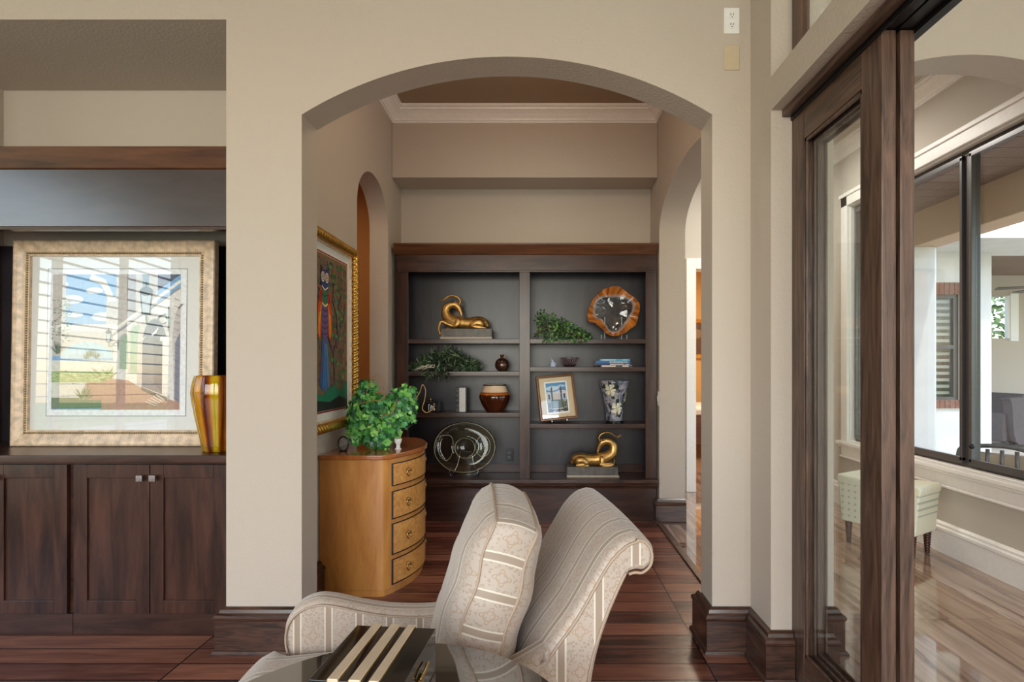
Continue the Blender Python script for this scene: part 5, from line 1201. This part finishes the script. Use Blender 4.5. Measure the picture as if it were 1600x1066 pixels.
bm = NB(); prism(bm, [(-.062, .43), (-.07, .47), (-.066, .495), (-.05, .50), (L/2, .482), (L+.05, .50), (L+.066, .495), (L+.07, .47), (L+.062, .43)], lambda x, z: (x, -.045, z), lambda x, z: (x, DW+.025, z)); link('seat_pad', bm, M['cream_lin'], t, bevel=.014, seg=3)
for (x, y) in ((0, 0), (L, 0), (0, DW-.03), (L, DW-.03)):
    bm = NB(); lathe(bm, [(r0, z) for i in range(9) for r0, z in ((.014+.0012*i, .005+i*.018), (.018+.0012*i, .010+i*.018), (.014+.0012*i, .018+i*.018))]+[(.026, .168)], 16, (x, y, 0)); link('leg', bm, plain('dark_turned_leg', srgb(64, 34, 26), .35), t, smooth=True)

# ------------------------------------------------------------------ far bedroom things
t = thing('landscape_picture', 'dark picture in a gilt frame on the warm wall seen through the far doorway', 'picture', (2.35, 8.98, 1.75), rot=(pi/2, 0, 0))
bm = NB(); sweep(bm, [(-.45, -.32), (.45, -.32), (.45, .32), (-.45, .32)], [(0, 0), (0, .03), (.06, .02), (.06, 0)], closed=True); link('frame', bm, M['gilt'], t)
flat_art('artwork', [(rect(-.40, -.27, .40, .27), c(96, 70, 52)), (ell(-.1, -.1, .2, .1), c(54, 40, 36)), (ell(.2, .08, .12, .08), c(134, 112, 88)), (ell(-.25, .1, .09, .07), c(150, 120, 96))], M['art'], t, location=(0, 0, .01))
t = thing('bed', 'wooden bed with a turned post seen through the far doorway', 'bed', (2.05, 7.6, 0))
bm = NB(); lathe(bm, [(.05, 0), (.05, .35), (.035, .40), (.05, .46), (.03, .52), (.045, .62), (.03, .72), (.04, .86), (.026, .96), (.04, 1.02), (.045, 1.06), (.03, 1.10), (.05, 1.15), (.03, 1.20), (.012, 1.24)], 20, (.0, 0, 0)); link('bedpost', bm, M['crownwood'], t, smooth=True)
link('footboard', boxes((.04, .72, -.03, .03, .2, .62)), M['crownwood'], t, bevel=.01)
link('mattress', boxes((.05, .72, .04, 1.2, .35, .72)), M['mat'], t, bevel=.05, seg=3)

# ------------------------------------------------------------------ patio furniture and planting
t = thing('patio_chair', 'dark slatted patio chair back just outside the gallery window', 'chair', (4.02, 4.75, -.05), rz=R(-52)); t.scale = (1, 1, .87)
bm = NB(); tube(bm, [(-.32, 0, .30), (-.31, .02, .60), (-.26, .03, .70), (0, .04, .74), (.20, .03, .70), (.27, .02, .62), (.33, 0, .30)], .022, 10, smoothn=6); link('back_frame', bm, M['bronze'], t, smooth=True)
bm = NB()
for k in range(5): x = -.2+k*.1; tube(bm, [(x*1.1, 0, .30), (x, .03, .70)], .016, 8)
link('back_slats', bm, M['bronze'], t, smooth=True); link('back_cushion', boxes((-.27, .27, .05, .11, .34, .66)), plain('tan_canvas', srgb(186, 164, 140), .8), t, bevel=.02)
link('seat', boxes((-.3, .3, .0, .55, .28, .36)), plain('tan_seat', srgb(176, 154, 130), .8), t, bevel=.03)
for (x, y) in ((-.28, 0), (.28, 0), (-.28, .5), (.28, .5)): bm = NB(); tube(bm, [(x, y, 0), (x, y, .3)], .02, 8); link('leg', bm, M['bronze'], t)
def wicker_chair(loc, rz, label):
    t = thing('wicker_chair', label, 'chair', loc, rz=rz, group='grey wicker chairs on the porch')
    bm = NB(); pts = cm2([(-.40, .72), (-.44, .80), (-.36, .84), (.36, .84), (.44, .80), (.40, .72), (.32, .12), (.0, .10), (-.32, .12)], 4, True); prism(bm, pts, lambda x, z: (x, -.05, z), lambda x, z: (x, .10, z)); link('backrest', bm, M['wicker'], t, bevel=.02)
    link('seat_base', boxes((-.34, .34, .08, .68, .10, .36)), M['wicker'], t, bevel=.02)
    for s_ in (-1, 1): link('arm', boxes((s_*.38-.05, s_*.38+.05, .06, .68, .1, .58)), M['wicker'], t, bevel=.03)
    for x in (-.3, .3):
        for y in (.0, .6): link('leg', boxes((x-.025, x+.025, y, y+.05, 0, .12)), M['black'], t)
    bm = NB(); ball(bm, (0, .2, .56), .2, 2, (1, .45, 1)); link('pillow', bm, plain('pale_lilac_cushion', srgb(200, 180, 200), .8), t, smooth=True)
    return t
wicker_chair((7.98, 8.9, -.05), R(12), 'grey wicker armchair on the porch, nearer the photo right edge'); wicker_chair((8.65, 10.3, -.05), R(-75), 'grey wicker armchair deeper on the porch, beside the white wall')
t = thing('ceiling_fan', 'dark ceiling fan on the porch at the right photo edge', 'fan', (8.5, 9.0, 2.62))
bm = NB(); lathe(bm, [(.03, .5), (.03, .12), (.11, .1), (.12, 0), (.05, -.06)], 20); link('motor', bm, M['bronze'], t, smooth=True)
for k in range(5):
    a = k*2*pi/5+.25; link('blade', boxes((.12, .78, -.07, .07, -.006, .006)), M['bronze'], t, rot=(R(8), 0, a))
def bush(name, label, loc, r, n, seed, cols, h=1.0, grp=None):
    t = thing(name, label, 'tree', loc, group=grp); rn = random.Random(seed); sp = []
    for i in range(n):
        a = rn.random()*2*pi; b_ = math.acos(rn.uniform(-1, 1)); d_ = Vector((sin(b_)*cos(a), sin(b_)*sin(a), cos(b_)))*(.7+.3*rn.random())
        sp.append(((d_.x*r, d_.y*r, h+d_.z*r*.9), (d_.x+rn.uniform(-.4, .4), d_.y-.3, d_.z+.4), .10+.08*rn.random()))
    foliage('foliage', sp, OVAL, cols, t, seed); bm = NB(); tube(bm, [(0, 0, 0), (.05, 0, h)], [.09, .05], 8); link('trunk', bm, M['crownwood'], t, smooth=True); return t
bush('garden_tree', 'sunlit green tree seen through the porch window', (10.4, 12.8, -.3), 1.3, 1500, 3, [c(122, 160, 96), c(92, 130, 74), c(168, 190, 130), c(196, 206, 160)], 2.4)
bush('garden_tree', 'round green tree on the lawn outside the side windows', (-10.5, .2, -.3), 1.2, 900, 9, [c(92, 130, 74), c(70, 108, 60), c(128, 160, 96)], 2.3)
for q_, (x_, y_, r_) in enumerate(((-13.5, 3.5, 1.5), (-14.5, -2.5, 1.7), (-18.5, 1.2, 2.0))):
    bush('garden_tree', ['broad tree on the lawn at the edge of the pale road', 'tall tree on the lawn left of the pale road', 'large tree far across the road'][q_], (x_, y_, -.3), r_, 900, 30+q_, [c(92, 130, 74), c(64, 100, 58), c(128, 160, 96)], 2.0)
